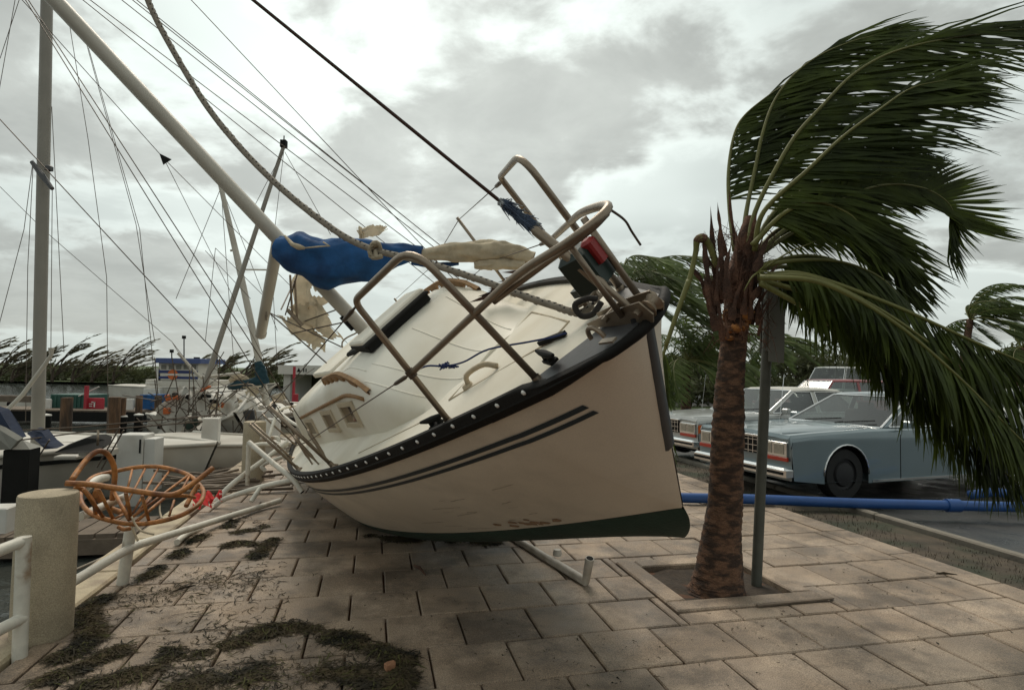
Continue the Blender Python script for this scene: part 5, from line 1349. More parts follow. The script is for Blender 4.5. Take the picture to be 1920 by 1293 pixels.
    rf.grid([[Vector((x, y * rw, z + .02 * (1 - y * y) - (.035 if abs(y) > .97 else 0))) for y in (-1, -.93, -.5, 0, .5, .93, 1)] for x, z in zip(xs_, zz)])
    rf.build('roof', vinyl or paint, t, smooth=True, local=True)
    def quad(ps, nm, mt, par=t, off=0.0):
        bb = MB(); bb.add(ps, [tuple(range(len(ps)))]); return bb.build(nm, mt, par, local=True)
    ws = [Vector((fA, -bw + .03, zb)), Vector((fA, bw - .03, zb)), Vector((fR, rw - .03, zr - .05)), Vector((fR, -rw + .03, zr - .05))]
    quad(ws, 'windshield', M_glass)
    b = MB()
    for i in range(4): b.tube([ws[i], ws[(i + 1) % 4]], .016, 6)
    b.build('windshield_trim', M_chrome, t, local=True)
    quad([Vector((rA, bw - .03, zb)), Vector((rA, -bw + .03, zb)), Vector((rR, -rw + .03, zr - .05)), Vector((rR, rw - .03, zr - .05))], 'rear_window', M_glass)
    for sg in (1, -1):
        def S(x, z):
            f = (z - zb) / (zr - .05 - zb); return Vector((x, sg * lerp(bw, rw, f), z))
        zt = zr - .075; zm = zb + .015
        fx = lambda z: lerp(fA, fR, (z - zb) / (zr - .05 - zb)); rx = lambda z: lerp(rA, rR, (z - zb) / (zr - .05 - zb))
        mid = (fR + rR) / 2 + .15
        pan = [S(fx(zb), zb), S(rx(zb), zb), S(rx(zr - .05), zr - .05), S(fx(zr - .05), zr - .05)]
        # pillars and frame: panel pieces round two windows
        cp = .38 if not wag else .16
        w1 = [(fx(zm) - .10, zm), (mid + .05, zm), (mid + .05, zt), (fx(zt) - .07, zt)]
        w2_ = [(mid - .05, zm), (rx(zm) + cp, zm), (rx(zt) + cp * .55, zt), (mid - .05, zt)]
        bb = MB()
        for q in ([(fx(zb), zb), (fx(zb) - .001 - .1, zb), (w1[3]), (fx(zr - .05), zr - .05)], [(mid + .05, zb), (mid - .05, zb), (mid - .05, zr - .05), (mid + .05, zr - .05)], [(w2_[1][0], zb), (rx(zb), zb), (rx(zr - .05), zr - .05), (w2_[2][0], zr - .05)], [(fx(zr - .05), zr - .05), (fx(zt) - .07, zt), (rx(zt) + cp * .55, zt), (rx(zr - .05), zr - .05)], [(fx(zb), zb), (rx(zb), zb), (rx(zm), zm), (fx(zm), zm)]):
            bb.add([S(*p) for p in q], [(0, 1, 2, 3)])
        bb.build('pillar_panel', vinyl or paint, t, local=True)
        off = Vector((0, -sg * .012, 0))
        for q in (w1, w2_):
            so_ = quad([S(*p) + off for p in q], 'side_window', M_glass)
            if detail:
                bb = MB()
                for i in range(4): bb.tube([S(*q[i]), S(*q[(i + 1) % 4])], .011, 5)
                bb.build('window_trim', M_chrome, so_, local=True)
        # door seams and handles
        if detail:
            for x in (mid, -hl - .25):
                bb = MB(); bb.box((x, sg * (w2 + .001), .56), (.012, .004, .62)); bb.build('door_seam', M_black, t, local=True)
            for x in (mid + .22, mid - .95):
                bb = MB(); bb.box((x, sg * (w2 + .014), .74), (.20, .025, .03), bev=.006); bb.build('door_handle', M_chrome, t, local=True)
            bb = MB(); bb.box((-Lc / 2, sg * (w2 + .006), .245), (Lc - 2.9, .012, .03)); bb.build('rocker_trim', M_chrome, t, local=True)
            bb = MB(); bb.box((-Lc / 2 - .1, sg * (w2 + .008), .47), (Lc - .6, .014, .03)); bb.v = [p for p in bb.v]; bb.build('side_molding', M_chrome, t, local=True) if False else None
            for cx in (fwx, rwx):
                bb = MB(); bb.tube([Vector((cx - (wr + .06) * math.cos(a), sg * (w2 + .004), wr + (wr + .06) * math.sin(a))) for a in [PI * (i / 14) for i in range(15)]], .014, 6); bb.build('arch_trim', M_chrome, t, smooth=True, local=True)
            bb = MB(); c = Vector((-hl - .32, sg * (w2 + .07), beltz + .07)); bb.box(c, (.10, .17, .10), bev=.03); bb.tube([c + Vector((0, -sg * .06, -.04)), Vector((-hl - .30, sg * (w2 - .08), beltz - .02))], .018, 6); bb.build('mirror', paint, t, local=True)
    for x in (-hl - 1.15, rR - .1):          # bench seats inside
        b = MB(); b.box((x, 0, beltz - .02), (.16, Wd - .45, .42), Matrix.Rotation(-.2, 3, 'Y'), bev=.05); b.box((x + .3, 0, beltz - .34), (.55, Wd - .45, .16), bev=.04)
        for y in (-.4, .4): b.box((x - .08, y, beltz + .24), (.09, .26, .14), bev=.03)
        b.build('bench_seat', M_seat, t, local=True)
    b = MB(); b.box((-hl - .12, 0, beltz - .06), (.3, Wd - .3, .12), bev=.03); b.build('dashboard', M_black, t, local=True)
    if detail:
        b = MB(); wc = Vector((-hl - .42, .38, beltz + .02)); wv_ = Matrix.Rotation(1.1, 3, 'Y')
        b.tube([wc + wv_ @ Vector((.19 * math.cos(a), .19 * math.sin(a), 0)) for a in [2 * PI * i / 18 for i in range(18)]], .014, 6, closed=True); b.build('steering_wheel', M_black, t, smooth=True, local=True)
    b = MB(); b.box((.02, 0, .41), (.16, Wd + .01, .12), bev=.03); bm_ = b.build('bumper', M_chrome, t, local=True)
    b = MB(); b.box((.105, 0, .40), (.012, Wd - .06, .035)); b.build('bumper_strip', M_black, bm_, local=True)
    b = MB(); b.box((-Lc - .02, 0, .43), (.16, Wd + .01, .13), bev=.03); b.build('bumper', M_chrome, t, local=True)
    b = MB(); b.box((-.01, 0, hoodz - .19), (.03, .78, .24), bev=.01); gr = b.build('grille', M_black, t, local=True)
    b = MB(); b.box((.0, 0, hoodz - .065), (.05, .82, .035), bev=.008)
    if grille == 'bar':
        for y in [-.36 + .09 * i for i in range(9)]: b.box((.008, y, hoodz - .2), (.012, .010, .22))
        for z in (hoodz - .28, hoodz - .2, hoodz - .12): b.box((.010, 0, z), (.012, .76, .008))
    b.build('grille_bars', M_chrome, gr, local=True)
    for sg in (1, -1):
        b = MB(); b.box((-.005, sg * (w2 - .29), hoodz - .20), (.03, .46, .19), bev=.008); hs = b.build('headlight_bezel', M_chrome, t, local=True)
        for q in (.40, .19):
            b = MB(); b.box((.012, sg * (w2 - q), hoodz - .195), (.012, .175, .135), bev=.004); b.build('headlight', M_lamp, hs, local=True)
        b = MB(); b.box((.004, sg * (w2 - .27), hoodz - .325), (.03, .46, .052), bev=.006); b.build('turn_signal', M_redlens, t, local=True)
        if vinyl: b = MB(); b.box((-.07, sg * (w2 + .003), hoodz - .20), (.09, .012, .15)); b.build('side_marker', M_amber, t, local=True)
        b = MB(); b.box((-Lc - .01, sg * (w2 - .14), .68), (.03, .14, .26)); b.build('tail_light', M_redlens, t, local=True)
    if detail:
        for y in (-.45, .12):
            b = MB(); b.tube([Vector((-hl + .06, y, beltz + .03)), Vector((-hl - .10, y + .55, beltz + .095))], .008, 5); b.build('wiper', M_black, t, local=True)
        b = MB(); b.tube([Vector((-hl + .3, -w2 + .2, beltz)), Vector((-hl + .2, -w2 + .2, beltz + .75))], .004, 5); b.build('aerial', M_chrome, t, local=True)
        b = MB(); b.box((-.10, 0, hoodz + .035), (.05, .012, .06), taper=.4); b.build('hood_ornament', M_chrome, t, local=True)
    if detail:       # hood crease lines
        for sg in (1, -1):
            b = MB(); b.tube([Vector((-.08, sg * (w2 - .22), hoodz + .002)), Vector((-.9, sg * (w2 - .2), hoodz + .022)), Vector((-hl + .2, sg * (w2 - .19), beltz + .012))], .006, 5); b.build('hood_crease', paint, t, local=True)
    for cx in (fwx, rwx):
        for sg in (1, -1):
            rm = Matrix.Rotation(-sg * PI / 2, 3, 'X'); c = Vector((cx, sg * (w2 - .13), wr))
            b = MB(); b.lathe([(wr * .62, -.10), (wr * .95, -.10), (wr, -.07), (wr, .07), (wr * .95, .10), (wr * .62, .10)], c, 28, rm); wh = b.build('tyre', M_tyre, t, smooth=True, local=True, auto=40)
            b = MB(); b.lathe([(wr * .62, .095), (wr * .6, .075), (wr * .5, .07), (wr * .45, .10), (wr * .15, .115), (0, .115)], c, 24, rm); b.build('hubcap', M_wheel, wh, smooth=True, local=True, auto=40)
    return t
P_blue = mat('pale blue car paint', (0.165, 0.215, 0.235), .28, .05, 2, coat=.7, metal=.35, coords='obj')
P_silver = mat('silver blue car paint', (0.37, 0.38, 0.37), .3, .05, 2, coat=.6, metal=.3, coords='obj')
P_red = mat('dull red car paint', (0.25, 0.035, 0.035), .35, .08, 2, coat=.4, coords='obj')
P_white = mat('white car paint', (0.45, 0.45, 0.42), .35, .06, 2, coat=.4, coords='obj')
P_tan = mat('tan car paint', (0.30, 0.22, 0.17), .35, .06, 2, coat=.4, coords='obj')
V_white = mat('pale vinyl roof', (0.5, 0.49, 0.45), .65, .08, 4, coords='obj')
car('parked_car', 'pale blue parked sedan with square headlights, nearest car behind the palm and post', (3.66, 7.85), R(200), P_blue, Lc=5.5, hl=1.75, hoodz=.90, beltz=.95, roofz=1.43, z0=-.06)
car('parked_car', 'silver sedan with a pale vinyl roof parked behind the pale blue car', (3.42, 11.0), R(200), P_silver, Lc=5.4, hl=1.7, hoodz=.87, beltz=.93, roofz=1.43, vinyl=V_white)
car('parked_car', 'dull red station wagon of which only the roof shows beyond the silver sedan', (8.6, 18.6), R(196), P_red, Lc=4.6, Wd=1.75, roofz=1.60, wag=True, detail=False, boxy=.3, hl=1.3)
car('parked_van', 'white boxy van parked farthest back beside the tree line', (12.3, 23.4), R(205), P_white, Lc=4.8, Wd=1.95, hoodz=1.05, beltz=1.2, roofz=2.12, wag=True, detail=False, boxy=.8, hl=1.1, cat='van')
car('parked_car', 'tan car half hidden behind the hanging fronds at the right edge', (19.3, 24.0), R(190), P_tan, Lc=4.7, Wd=1.8, roofz=1.45, detail=False)
car('parked_car', 'white car glimpsed through the lowest fronds right of the pale blue car', (11.6, 15.0), R(196), P_white, Lc=4.9, Wd=1.8, roofz=1.42, detail=False)
# orange cone and low wall beyond the cars
c = A(1396, 745, 19.5); c.z = -.1
t = thing('traffic_cone', 'small orange traffic cone on the grass between the parked cars', 'cone', c)
b = MB(); b.lathe([(.16, .03), (.04, .62), (.03, .64), (0, .64)], c, 16); b.build('cone', M_orange, t, smooth=True, auto=40)
b = MB(); b.box(c + Vector((0, 0, .015)), (.38, .38, .03)); b.build('base', M_orange, t)

# ------------------------------------------------------------------ trees behind the parking lot
def far_palm(base, h, crown, seed, label, nf=16, wind=.75, lean=.25, group='palms beyond the parking lot', ln=None):
    rr = random.Random(seed); base = Vector(base)
    t = thing('palm_tree', label, 'palm tree', base, group)
    top = base + Vector((lean, 0, h)); P = smooth_path([base - Vector((0, 0, .2)), base + Vector((lean * .2, 0, h * .5)), top], 14)
    b = MB(); b.tube(P, [lerp(.22, .13, i / 14) * (1 + .08 * (i % 2)) for i in range(15)], 10); b.build('trunk', M_trunk, t, smooth=True)
    for k in range(nf):
        az = 2 * PI * k / nf + rr.uniform(-.2, .2); el = rr.uniform(-.15, 1.3); L_ = crown * rr.uniform(.8, 1.1)
        d = Vector((math.cos(az) * math.cos(el), math.sin(az) * math.cos(el), math.sin(el))); p = top.copy(); pts_ = [p.copy()]
        for s_ in range(6):
            d = (d + Vector((wind * .30, 0, -.24))).normalized(); p = p + d * L_ / 6; pts_.append(p.copy())
        frond(pts_, t, n=44, ln=(ln or crown * .30), W=(wind, 0, -.5), k=(.4, 1.4), seed=seed * 50 + k, w_=.030, r0_=.03, leafm=M_leaf2, segs=2, U=(0, -.4, .9), start=.12)
    return t
far_palm((7.3, 25, -.1), 2.3, 3.6, 3, 'short bushy palm on the lawn between boat bow and leaning palm trunk', nf=24, wind=.5, lean=.05)
far_palm((4.0, 22.5, -.1), 5.0, 4.3, 4, 'palm rising directly behind the bow of the stranded sailboat', nf=20, wind=.8, lean=.5)
far_palm((19.2, 25.5, -.1), 4.3, 3.0, 5, 'windswept palm against the sky at the right edge above the frond', nf=20, wind=1.1, lean=.4)
far_palm((22.8, 27, -.1), 3.2, 3.0, 6, 'low dense palm at the extreme right edge of the view', nf=20, wind=.9, lean=.3)
far_palm((14.5, 34, -.1), 3.6, 2.8, 7, 'distant palm above the tree line right of the sign post', nf=16, wind=.8, lean=.3)
def leafcloud(b, n, c, rad, size, rr, bias=(0, 0, 0), el=2.2):
    c = Vector(c)
    for i in range(n):
        while True:
            o = Vector((rr.uniform(-1, 1), rr.uniform(-1, 1), rr.uniform(-1, 1)))
            if o.length < 1: break
        o = o * (.55 + .45 * rr.random())
        p = c + Vector((o.x * rad[0], o.y * rad[1], o.z * rad[2]))
        d = (Vector((rr.gauss(0, 1), rr.gauss(0, 1), rr.gauss(0, 1))) + Vector(bias)).normalized(); s_ = d.cross(Vector((rr.gauss(0, 1), rr.gauss(0, 1), rr.gauss(0, 1)))).normalized()
        q = size * rr.uniform(.6, 1.3)
        b.add([p - s_ * q * .35, p + d * q * el * .5 - s_ * q * .1, p + d * q * el, p + s_ * q * .35 + d * q * .3], [(0, 1, 2, 3)])
def bush_tree(base, h, wd, seed, label, group, n=900, mt=None, cat='tree', bias=(.8, 0, -.2), size=.16, name='broadleaf_tree'):
    rr = random.Random(seed); base = Vector(base); t = thing(name, label, cat, base, group)
    b = MB(); cr_ = MB()
    nb = 6
    for k in range(nb):
        a = rr.uniform(0, 2 * PI); q = rr.uniform(.2, .8) * wd
        e = base + Vector((math.cos(a) * q + .2 * h * .3, math.sin(a) * q * .6, h * rr.uniform(.55, .85)))
        b.tube(smooth_path([base - Vector((0, 0, .2)), base.lerp(e, .45) + Vector((0, 0, h * .08)), e], 6), [.12 * (1 - .13 * i) for i in range(7)], 6)
        leafcloud(cr_, n // nb, e, (wd * .55, wd * .5, h * .26), size, rr, bias)
    leafcloud(cr_, n // 2, base + Vector((0, 0, h * .4)), (wd, wd * .6, h * .4), size, rr, bias)
    b.build('trunk', M_bark, t, smooth=True); cr_.build('crown', mt or M_hedge, t, kind='stuff')
    return t
lab = ['dense dark evergreen beyond the parked cars, left of the post', 'rounded dark tree behind the red wagon', 'broad dark tree behind the white van', 'low dark tree seen through the frond tips', 'tall dark tree in the gap right of the sign', 'dark tree behind the tan car at the right edge', 'dark bushy tree behind the bow of the sailboat', 'dark tree far right under the long frond']
for i, (px_, Y, h, wd) in enumerate(((1330, 40, 3.3, 4.2), (1480, 42, 3.6, 4.6), (1590, 40, 3.4, 4.4), (1700, 38, 3.4, 4.2), (1500, 52, 5.2, 4.4), (1850, 38, 3.6, 4.4), (1240, 42, 3.4, 4.6), (1960, 38, 4.0, 4.2))):
    p = A(px_, 705, Y); bush_tree((p.x, p.y, -.15), h, wd, 100 + i, lab[i], 'dark trees beyond the parking lot', n=1500, size=.24)
# low hedge that closes the far side of the lot
b = MB(); rr = random.Random(77)
for k in range(60):
    x = lerp(6, 40, k / 59); leafcloud(b, 160, (x, 33 + rr.uniform(-1, 1), .7), (.9, 1.0, 1.0), .22, rr)
tag(b.build('hedge', M_hedge), 'low dark hedge closing the far side of the parking lot', 'hedge', kind='stuff')

# ------------------------------------------------------------------ the marina on the left
def post_box(name, label, px0, px1, ptop, pbot, zb, m, cat='post', cap=None, group=None, rot=0.1, parts='shaft'):
    c = G((px0 + px1) / 2, pbot, zb); Y = c.y; wd = (px1 - px0) / FPX * Y; h = (pbot - ptop) / FPX * Y
    t = thing(name, label, cat, c, group); b = MB(); rm = Matrix.Rotation(rot, 3, 'Z'); w3 = wd / (abs(math.cos(rot)) + abs(math.sin(rot)))
    b.box(c + Vector((0, 0, h / 2 - .4)), (w3, w3, h + .8), rm, bev=.012); b.build(parts, m, t)
    if cap == 'pyramid':
        b = MB(); z = h; q = w3 / 2 + .01; cc = c + Vector((0, 0, h + .002)); vs_ = [cc + rm @ Vector((x * q, y * q, 0)) for x, y in ((-1, -1), (1, -1), (1, 1), (-1, 1))] + [cc + Vector((0, 0, w3 * .36))]
        b.add(vs_, [(0, 1, 4), (1, 2, 4), (2, 3, 4), (3, 0, 4)]); b.build('pyramid_cap', M_sign, t)
    return t, c, h, w3
post_box('dock_piling', 'black square dock piling with a grey pyramid cap left of the near bollard', 11, 61, 842, 950, -.2, M_black, 'piling', 'pyramid', 'dock pilings', rot=.25)
t, c, h, w3 = post_box('dock_pedestal', 'taller white dock pedestal behind the rattan chair', 226, 276, 814, 918, -.25, M_plastwhite, 'dock pedestal', group='white dock pedestals', rot=.12)
b = MB(); b.box(c + Vector((w3 * .72, .02, h / 2 - .03)), (w3 * .42, w3 * .8, h - .06), Matrix.Rotation(.12, 3, 'Z'), bev=.01); b.build('side_box', M_plastwhite, t)
b = MB(); b.box(c + Vector((w3 * .46, -w3 * .46, h * .8)), (.02, .02, h * .24)); b.build('slot', M_black, t)
post_box('dock_pedestal', 'white dock pedestal in front of the wrecked white hull', 376, 411, 784, 868, -.2, M_plastwhite, 'dock pedestal', group='white dock pedestals', rot=.3)
post_box('dock_pedestal', 'pale pedestal beside the tan bollard by the boat stern', 496, 524, 785, 850, -.1, M_plastwhite, 'dock pedestal', group='white dock pedestals', rot=.2)
def piling(label, px, ptop, pbot, wpx, m, cap=True, zb=WZ, grp='brown timber pilings', name='dock_piling'):
    c = G(px, pbot, zb); Y = c.y; r_ = wpx / 2 / FPX * Y; h = (pbot - ptop) / FPX * Y
    t = thing(name, label, 'piling', c, grp); b = MB()
    rows = [[c + Vector((r_ * (1 + .06 * mnoise.noise(Vector((a, z, px)))) * math.cos(a), r_ * math.sin(a), z)) for a in [2 * PI * j / 14 for j in range(14)]] for z in [-1.2, 0, h * .3, h * .6, h]]
    b.grid(rows, cu=True); b.add(rows[-1], [tuple(range(14))]); b.build('shaft', m, t, smooth=True, auto=40)
    if cap: b = MB(); b.lathe([(r_ * 1.08, h + .002), (r_ * 1.05, h + .03), (0, h + r_ * .55)], c, 14); b.build('cone_cap', M_plastwhite if m is M_black else M_timber, t, smooth=True, auto=40)
    return t
piling('rust brown timber piling left of the green container', 121, 746, 842, 20, M_piling, False)
piling('thick brown timber piling right of the red board', 211, 745, 832, 22, M_piling, False)
piling('second thick brown timber piling joined to the one by the red board', 224, 746, 830, 16, M_piling, False)
piling('brown timber piling left of the blue awning', 258, 742, 815, 12, M_piling, False)
piling('brown timber piling right of the blue awning', 294, 742, 812, 12, M_piling, False)
for lab_, px, a, b_, w_ in (('black capped piling in front of the thick brown piling', 226, 782, 830, 18), ('black capped piling under the blue awning', 258, 779, 828, 15), ('black capped piling left of the big white mast', 12, 786, 826, 20), ('black fender piling left of the pair beside the wrecked hull', 420, 772, 812, 15), ('black fender piling right of the pair beside the wrecked hull', 438, 772, 812, 15), ('dark capped piling just left of the rust brown piling', 84, 780, 836, 16)):
    piling(lab_, px, a, b_, w_, M_black, True, grp='black capped pilings')
# far pier: beams and planks
def pier(name, label, a, b_, wd, z, th, n, m=M_timber):
    a, b_ = Vector(a), Vector(b_); d = (b_ - a); L_ = d.length; d.normalize(); s_ = Vector((-d.y, d.x, 0)); ang = math.atan2(d.y, d.x)
    t = thing(name, label, 'pier', (a + b_) / 2 + Vector((0, 0, z))); rm = Matrix.Rotation(ang, 3, 'Z')
    sh = None
    for i in range(n):
        c = a + d * (L_ * (i + .5) / n) + Vector((0, 0, z - .025))
        bb = MB(); bb.box(c, (L_ / n - .02, wd, .05), rm); bb.build('plank', m, t)
    for q in (-.46, .46):
        bb = MB(); bb.box((a + b_) / 2 + s_ * wd * q + Vector((0, 0, z - .05 - th / 2)), (L_, .12, th), rm); bb.build('beam', M_black if th > .2 else m, t)
    return t
pier('far_pier', 'long dark timber pier across the basin carrying the green container', (-30, 20.2, 0), (-7.4, 21.5, 0), 1.6, .06, .34, 60)
pier('finger_pier', 'narrow weathered plank pier in the gap beside the near bollard', (-8.5, 5.9, 0), (-3.3, 7.1, 0), .75, -.2, .16, 26)
pier('finger_pier', 'dark littered pier beyond the rattan chair below the white pedestals', (-9, 10.4, 0), (-3.0, 10.9, 0), 1.3, -.22, .16, 24)
# pontoon rubbish: dark poles and planks in the gap
b = MB(); rr = random.Random(5)
for k in range(26):
    p = A(rr.uniform(385, 470), rr.uniform(865, 915), rr.uniform(7.6, 9.4)); p.z = min(p.z, .05)
    b.box(p, (rr.uniform(.5, 1.5), .05, .03), Matrix.Rotation(rr.uniform(.1, .9), 3, 'Z') @ Matrix.Rotation(rr.uniform(-.15, .15), 3, 'Y'))
tag(b.build('driftwood', M_timber), 'heap of dark broken planks floating between quay and dock', 'driftwood', kind='stuff')
for pts, r_, lab_ in (([(100, 1150, 3.75), (160, 1102, 4.1), (222, 1066, 4.7), (300, 1020, 5.6)], .035, 'dark grey conduit running along the quay wall below the railing'), ([(60, 1090, 4.6), (200, 1030, 5.4), (330, 985, 6.4)], .012, 'thin pale line lying over the water under the rattan chair')):
    P_ = [A(*p) for p in pts]
    for p in P_: p.z = min(p.z, -.10)
    o = MB().tube(smooth_path(P_, 20), r_, 8).build('conduit' if r_ > .02 else 'dock_line', M_darkgrey if r_ > .02 else M_rope, smooth=True); tag(o, lab_, 'conduit' if r_ > .02 else 'rope')
post_box('dock_box', 'low white dock box at the left edge behind the near bollard', -30, 24, 950, 1030, -.4, M_plastwhite, 'dock box', rot=.2)
# things standing on the far pier
def board(name, label, cat, px0, px1, py0, py1, Y, m, th=.25, group=None):
    a, c = A(px0, py1, Y), A(px1, py0, Y); t = thing(name, label, cat, Vector(((a.x + c.x) / 2, Y, a.z)), group)
    b = MB(); b.box(((a.x + c.x) / 2, Y + th / 2, (a.z + c.z) / 2), (c.x - a.x, th, c.z - a.z), bev=.015); b.build('panel', m, t); return t, a, c
t, a, c = board('green_container', 'dark green container on the far pier left of the red board', 'container', 93, 162, 740, 769, 21.2, M_greenbox, 1.2)
for i in range(9):
    b = MB(); b.box((lerp(a.x, c.x, (i + .5) / 9), 21.19, (a.z + c.z) / 2), (.05, .03, c.z - a.z - .06)); b.build('rib', M_greenbox, t)
b = MB(); b.tube([Vector((c.x - .25, 21.17, c.z - .05)), Vector((c.x + .5, 21.1, c.z + .3))], .02, 6); b.build('hose_bar', M_signwhite, t)
t, a, c = board('red_board', 'red painted board with white marks and a tall red post on the far pier', 'board', 161, 194, 746, 768, 21.0, M_redboard, .08)
b = MB(); b.box((A(164, 740, 21).x, 20.95, (A(0, 728, 21).z + a.z) / 2), (.10, .10, A(0, 728, 21).z - a.z + .3)); b.build('post', M_redboard, t)
b = MB()
for px_, y0, y1 in ((177, 753, 763),): b.box(A(px_, (y0 + y1) / 2, 20.98), (.05, .01, (y1 - y0) / FPX * 21)); 
b.box(A(175, 753.5, 20.98), (.14, .01, .03)); b.box(A(170, 757, 20.98), (.12, .01, .03)); b.box(A(170, 761, 20.98), (.11, .01, .03)); b.box(A(174, 767, 20.98), (.45, .01, .02))
b.build('painted_mark', M_signwhite, t)
board('white_board', 'small white board at the left end of the green container', 'board', 82, 95, 748, 772, 20.9, M_signwhite, .08, 'white boards on the pier')
board('white_board', 'small white board between the thick piling and the blue awning', 'board', 233, 250, 748, 771, 20.9, M_signwhite, .08, 'white boards on the pier')
t, a, c = board('blue_awning', 'dark blue canvas tub between two brown pilings on the far pier', 'canvas', 260, 286, 740, 767, 20.6, M_blue, 1.0)
board('pier_rail_beam', 'weathered horizontal timber beam at the far left edge of the pier', 'beam', -60, 58, 742, 752, 19.5, M_timber, .2)
board('white_skiff_cabin', 'white boat cabin behind the pier at the left edge with two dark portholes', 'boat cabin', -60, 62, 752, 776, 22.5, M_hullfar, 1.6)
for q in (17, 17):
    pass
o = bpy.data.objects['white_skiff_cabin']
for yy in (757, 766):
    b = MB(); b.lathe([(.11, 0), (.10, .02), (0, .02)], A(18, yy, 22.48), 14, Matrix.Rotation(PI / 2, 3, 'X')); b.build('porthole', M_pane, o)

# boats: a lofted hull along a line with a deck
def small_hull(name, label, stern, bow, beam, free, m, z=WZ, roll=0.0, pitch=0.0, cat='boat', deckm=None, stripe=None, cabin=None, group=None, transom=.75, sheer=.25):
    a, c = Vector((stern[0], stern[1], z)), Vector((bow[0], bow[1], z)); d = c - a; L_ = d.length; ang = math.atan2(d.y, d.x)
    M = Matrix.Translation(a) @ Matrix.Rotation(ang, 4, 'Z') @ Matrix.Rotation(roll, 4, 'X') @ Matrix.Rotation(-pitch, 4, 'Y')
    t = thing(name, label, cat, M=M, group=group)
    def hbm(s_): return beam / 2 * max(.03, (transom + (1 - transom) * math.sin(min(1, s_ / .45) * PI / 2)) * (1 - max(0, (s_ - .45) / .55) ** 2.2))
    rows = []; dk = []; st = []
    for i in range(25):
        s_ = i / 24; x = s_ * L_; y = hbm(s_); zt = free * (1 + sheer * (s_ - .3) ** 2 * 2)
        ov = .08 * L_ * max(0, s_ - .8) / .2
        pr = [(y, zt), (y * .98, zt * .6), (y * .9, zt * .15), (y * .7, -.12), (y * .35, -.3), (0, -.36)]
        half = [Vector((x - (ov * (1 - q[1] / zt) if s_ > .8 else 0), q[0], q[1])) for q in pr]
        rows.append(half + [Vector((p.x, -p.y, p.z)) for p in half[-2::-1]])
        dk.append([Vector((x, y * k, zt - .01 + .05 * (1 - k * k))) for k in (-1, -.6, -.2, .2, .6, 1)])
        st.append((x, y, zt))
    b = MB(); b.grid(rows); b.add(rows[0], [tuple(range(len(rows[0])))]); b.build('hull', m, t, smooth=True, local=True, auto=45)
    b = MB(); b.grid(dk); b.build('deck', deckm or M_hullfar, t, smooth=True, local=True)
    for sg in (-1, 1):
        b = MB(); b.tube([Vector((x, sg * (y + .01), zt - .0)) for x, y, zt in st], .035, 6); b.build('gunwale', M_hullfar, t, smooth=True, local=True)
        if stripe:
            b = MB(); b.grid([[Vector((x, sg * (y + .006), zt - .11)), Vector((x, sg * (y + .004), zt - .17))] for x, y, zt in st]); b.build('hull_stripe', stripe, t, local=True)
    if cabin:
        s0, s1_, ch, cw = cabin; rows = []
        for i in range(9):
            s_ = lerp(s0, s1_, i / 8); x = s_ * L_; y = hbm(s_) * cw; zt = free * (1 + sheer * (s_ - .3) ** 2 * 2); q = ch * min(1, (8 - i) / 3 + .15)
            pr = [(y, zt), (y * .95, zt + q * .6), (y * .8, zt + q), (0, zt + q + .05)]
            half = [Vector((x, p[0], p[1])) for p in pr]; rows.append(half + [Vector((p.x, -p.y, p.z)) for p in half[-2::-1]])
        b = MB(); b.grid(rows); b.add(rows[0], [tuple(range(7))]); b.add(rows[-1], [tuple(range(7))]); cb = b.build('cabin', M_hullfar, t, smooth=True, local=True, auto=40)
        for sg in (-1, 1):
            for i in (1, 3, 5):
                x = lerp(s0, s1_, (i + .5) / 8) * L_; s_ = x / L_; y = hbm(s_) * cw; zt = free * (1 + sheer * (s_ - .3) ** 2 * 2)
                b = MB(); b.box((x, sg * (y * .975), zt + ch * .38), (L_ * .05, .03, ch * .30)); b.build('cabin_window', M_pane, cb, local=True)
    return t
def spar(parent, pts, r_, m, name, n=12):
    b = MB(); b.tube([Vector(p) for p in pts], r_, n); return b.build(name, m, parent, smooth=True, auto=40)
def stay(parent, a, c, r_=.0055, name='stay'):
    b = MB(); b.tube([Vector(a), Vector(c)], r_, 5); return b.build(name, M_wire, parent)
# boat with the tall mast at the left edge
lb = small_hull('moored_sailboat', 'white sailboat with a dark sheer line moored at the left, tall upright mast', (-14.5, 8.1), (-5.75, 9.3), 2.9, .66, M_hullfar, stripe=M_black, cabin=(.15, .58, .34, .6), cat='sailboat', group='sailboats in the marina', transom=.6)
Ym = 9.15
mb, mt_ = A(72, 812, Ym), A(89, -60, Ym)
mt_ = mb + (mt_ - mb) * 1.45
spar(lb, [mb - Vector((0, 0, .3)), mb.lerp(mt_, .5), mt_], [.088, .085, .07], M_oldmast, 'mast', 18)
b = MB(); s1p, s2p = A(60, 304, Ym - .2), A(98, 354, Ym - .3); b.tube([s1p, s1p.lerp(s2p, .5), s2p], [.03, .045, .03], 8); b.box(A(92, 315, Ym - .2), (.09, .09, .08), bev=.02); b.build('spreader', M_darkgrey, lb, smooth=True, auto=40)
spar(lb, [A(-10, 792, Ym - .5), A(42, 740, Ym - .3), A(85, 682, Ym - .35), A(96, 665, Ym - .35), A(96, 652, Ym - .35)], [.03, .03, .028, .025, .04], M_alu, 'whisker_pole', 8)
for a, c in (((36, 0), (0, 110)), ((30, -10), (-30, 330)), ((62, 300), (45, 430)), ((45, 430), (-10, 640)), ((62, 310), (52, 500)), ((52, 500), (48, 790)), ((98, 355), (95, 700)), ((97, 200), (120, 660)), ((131, 50), (165, 260)), ((165, 260), (200, 520)), ((200, 520), (203, 810)), ((156, 60), (255, 420)), ((255, 420), (290, 640)), ((166, 90), (262, 430)), ((262, 430), (288, 690))):
    stay(lb, A(*a, Ym), A(*c, Ym), .005)
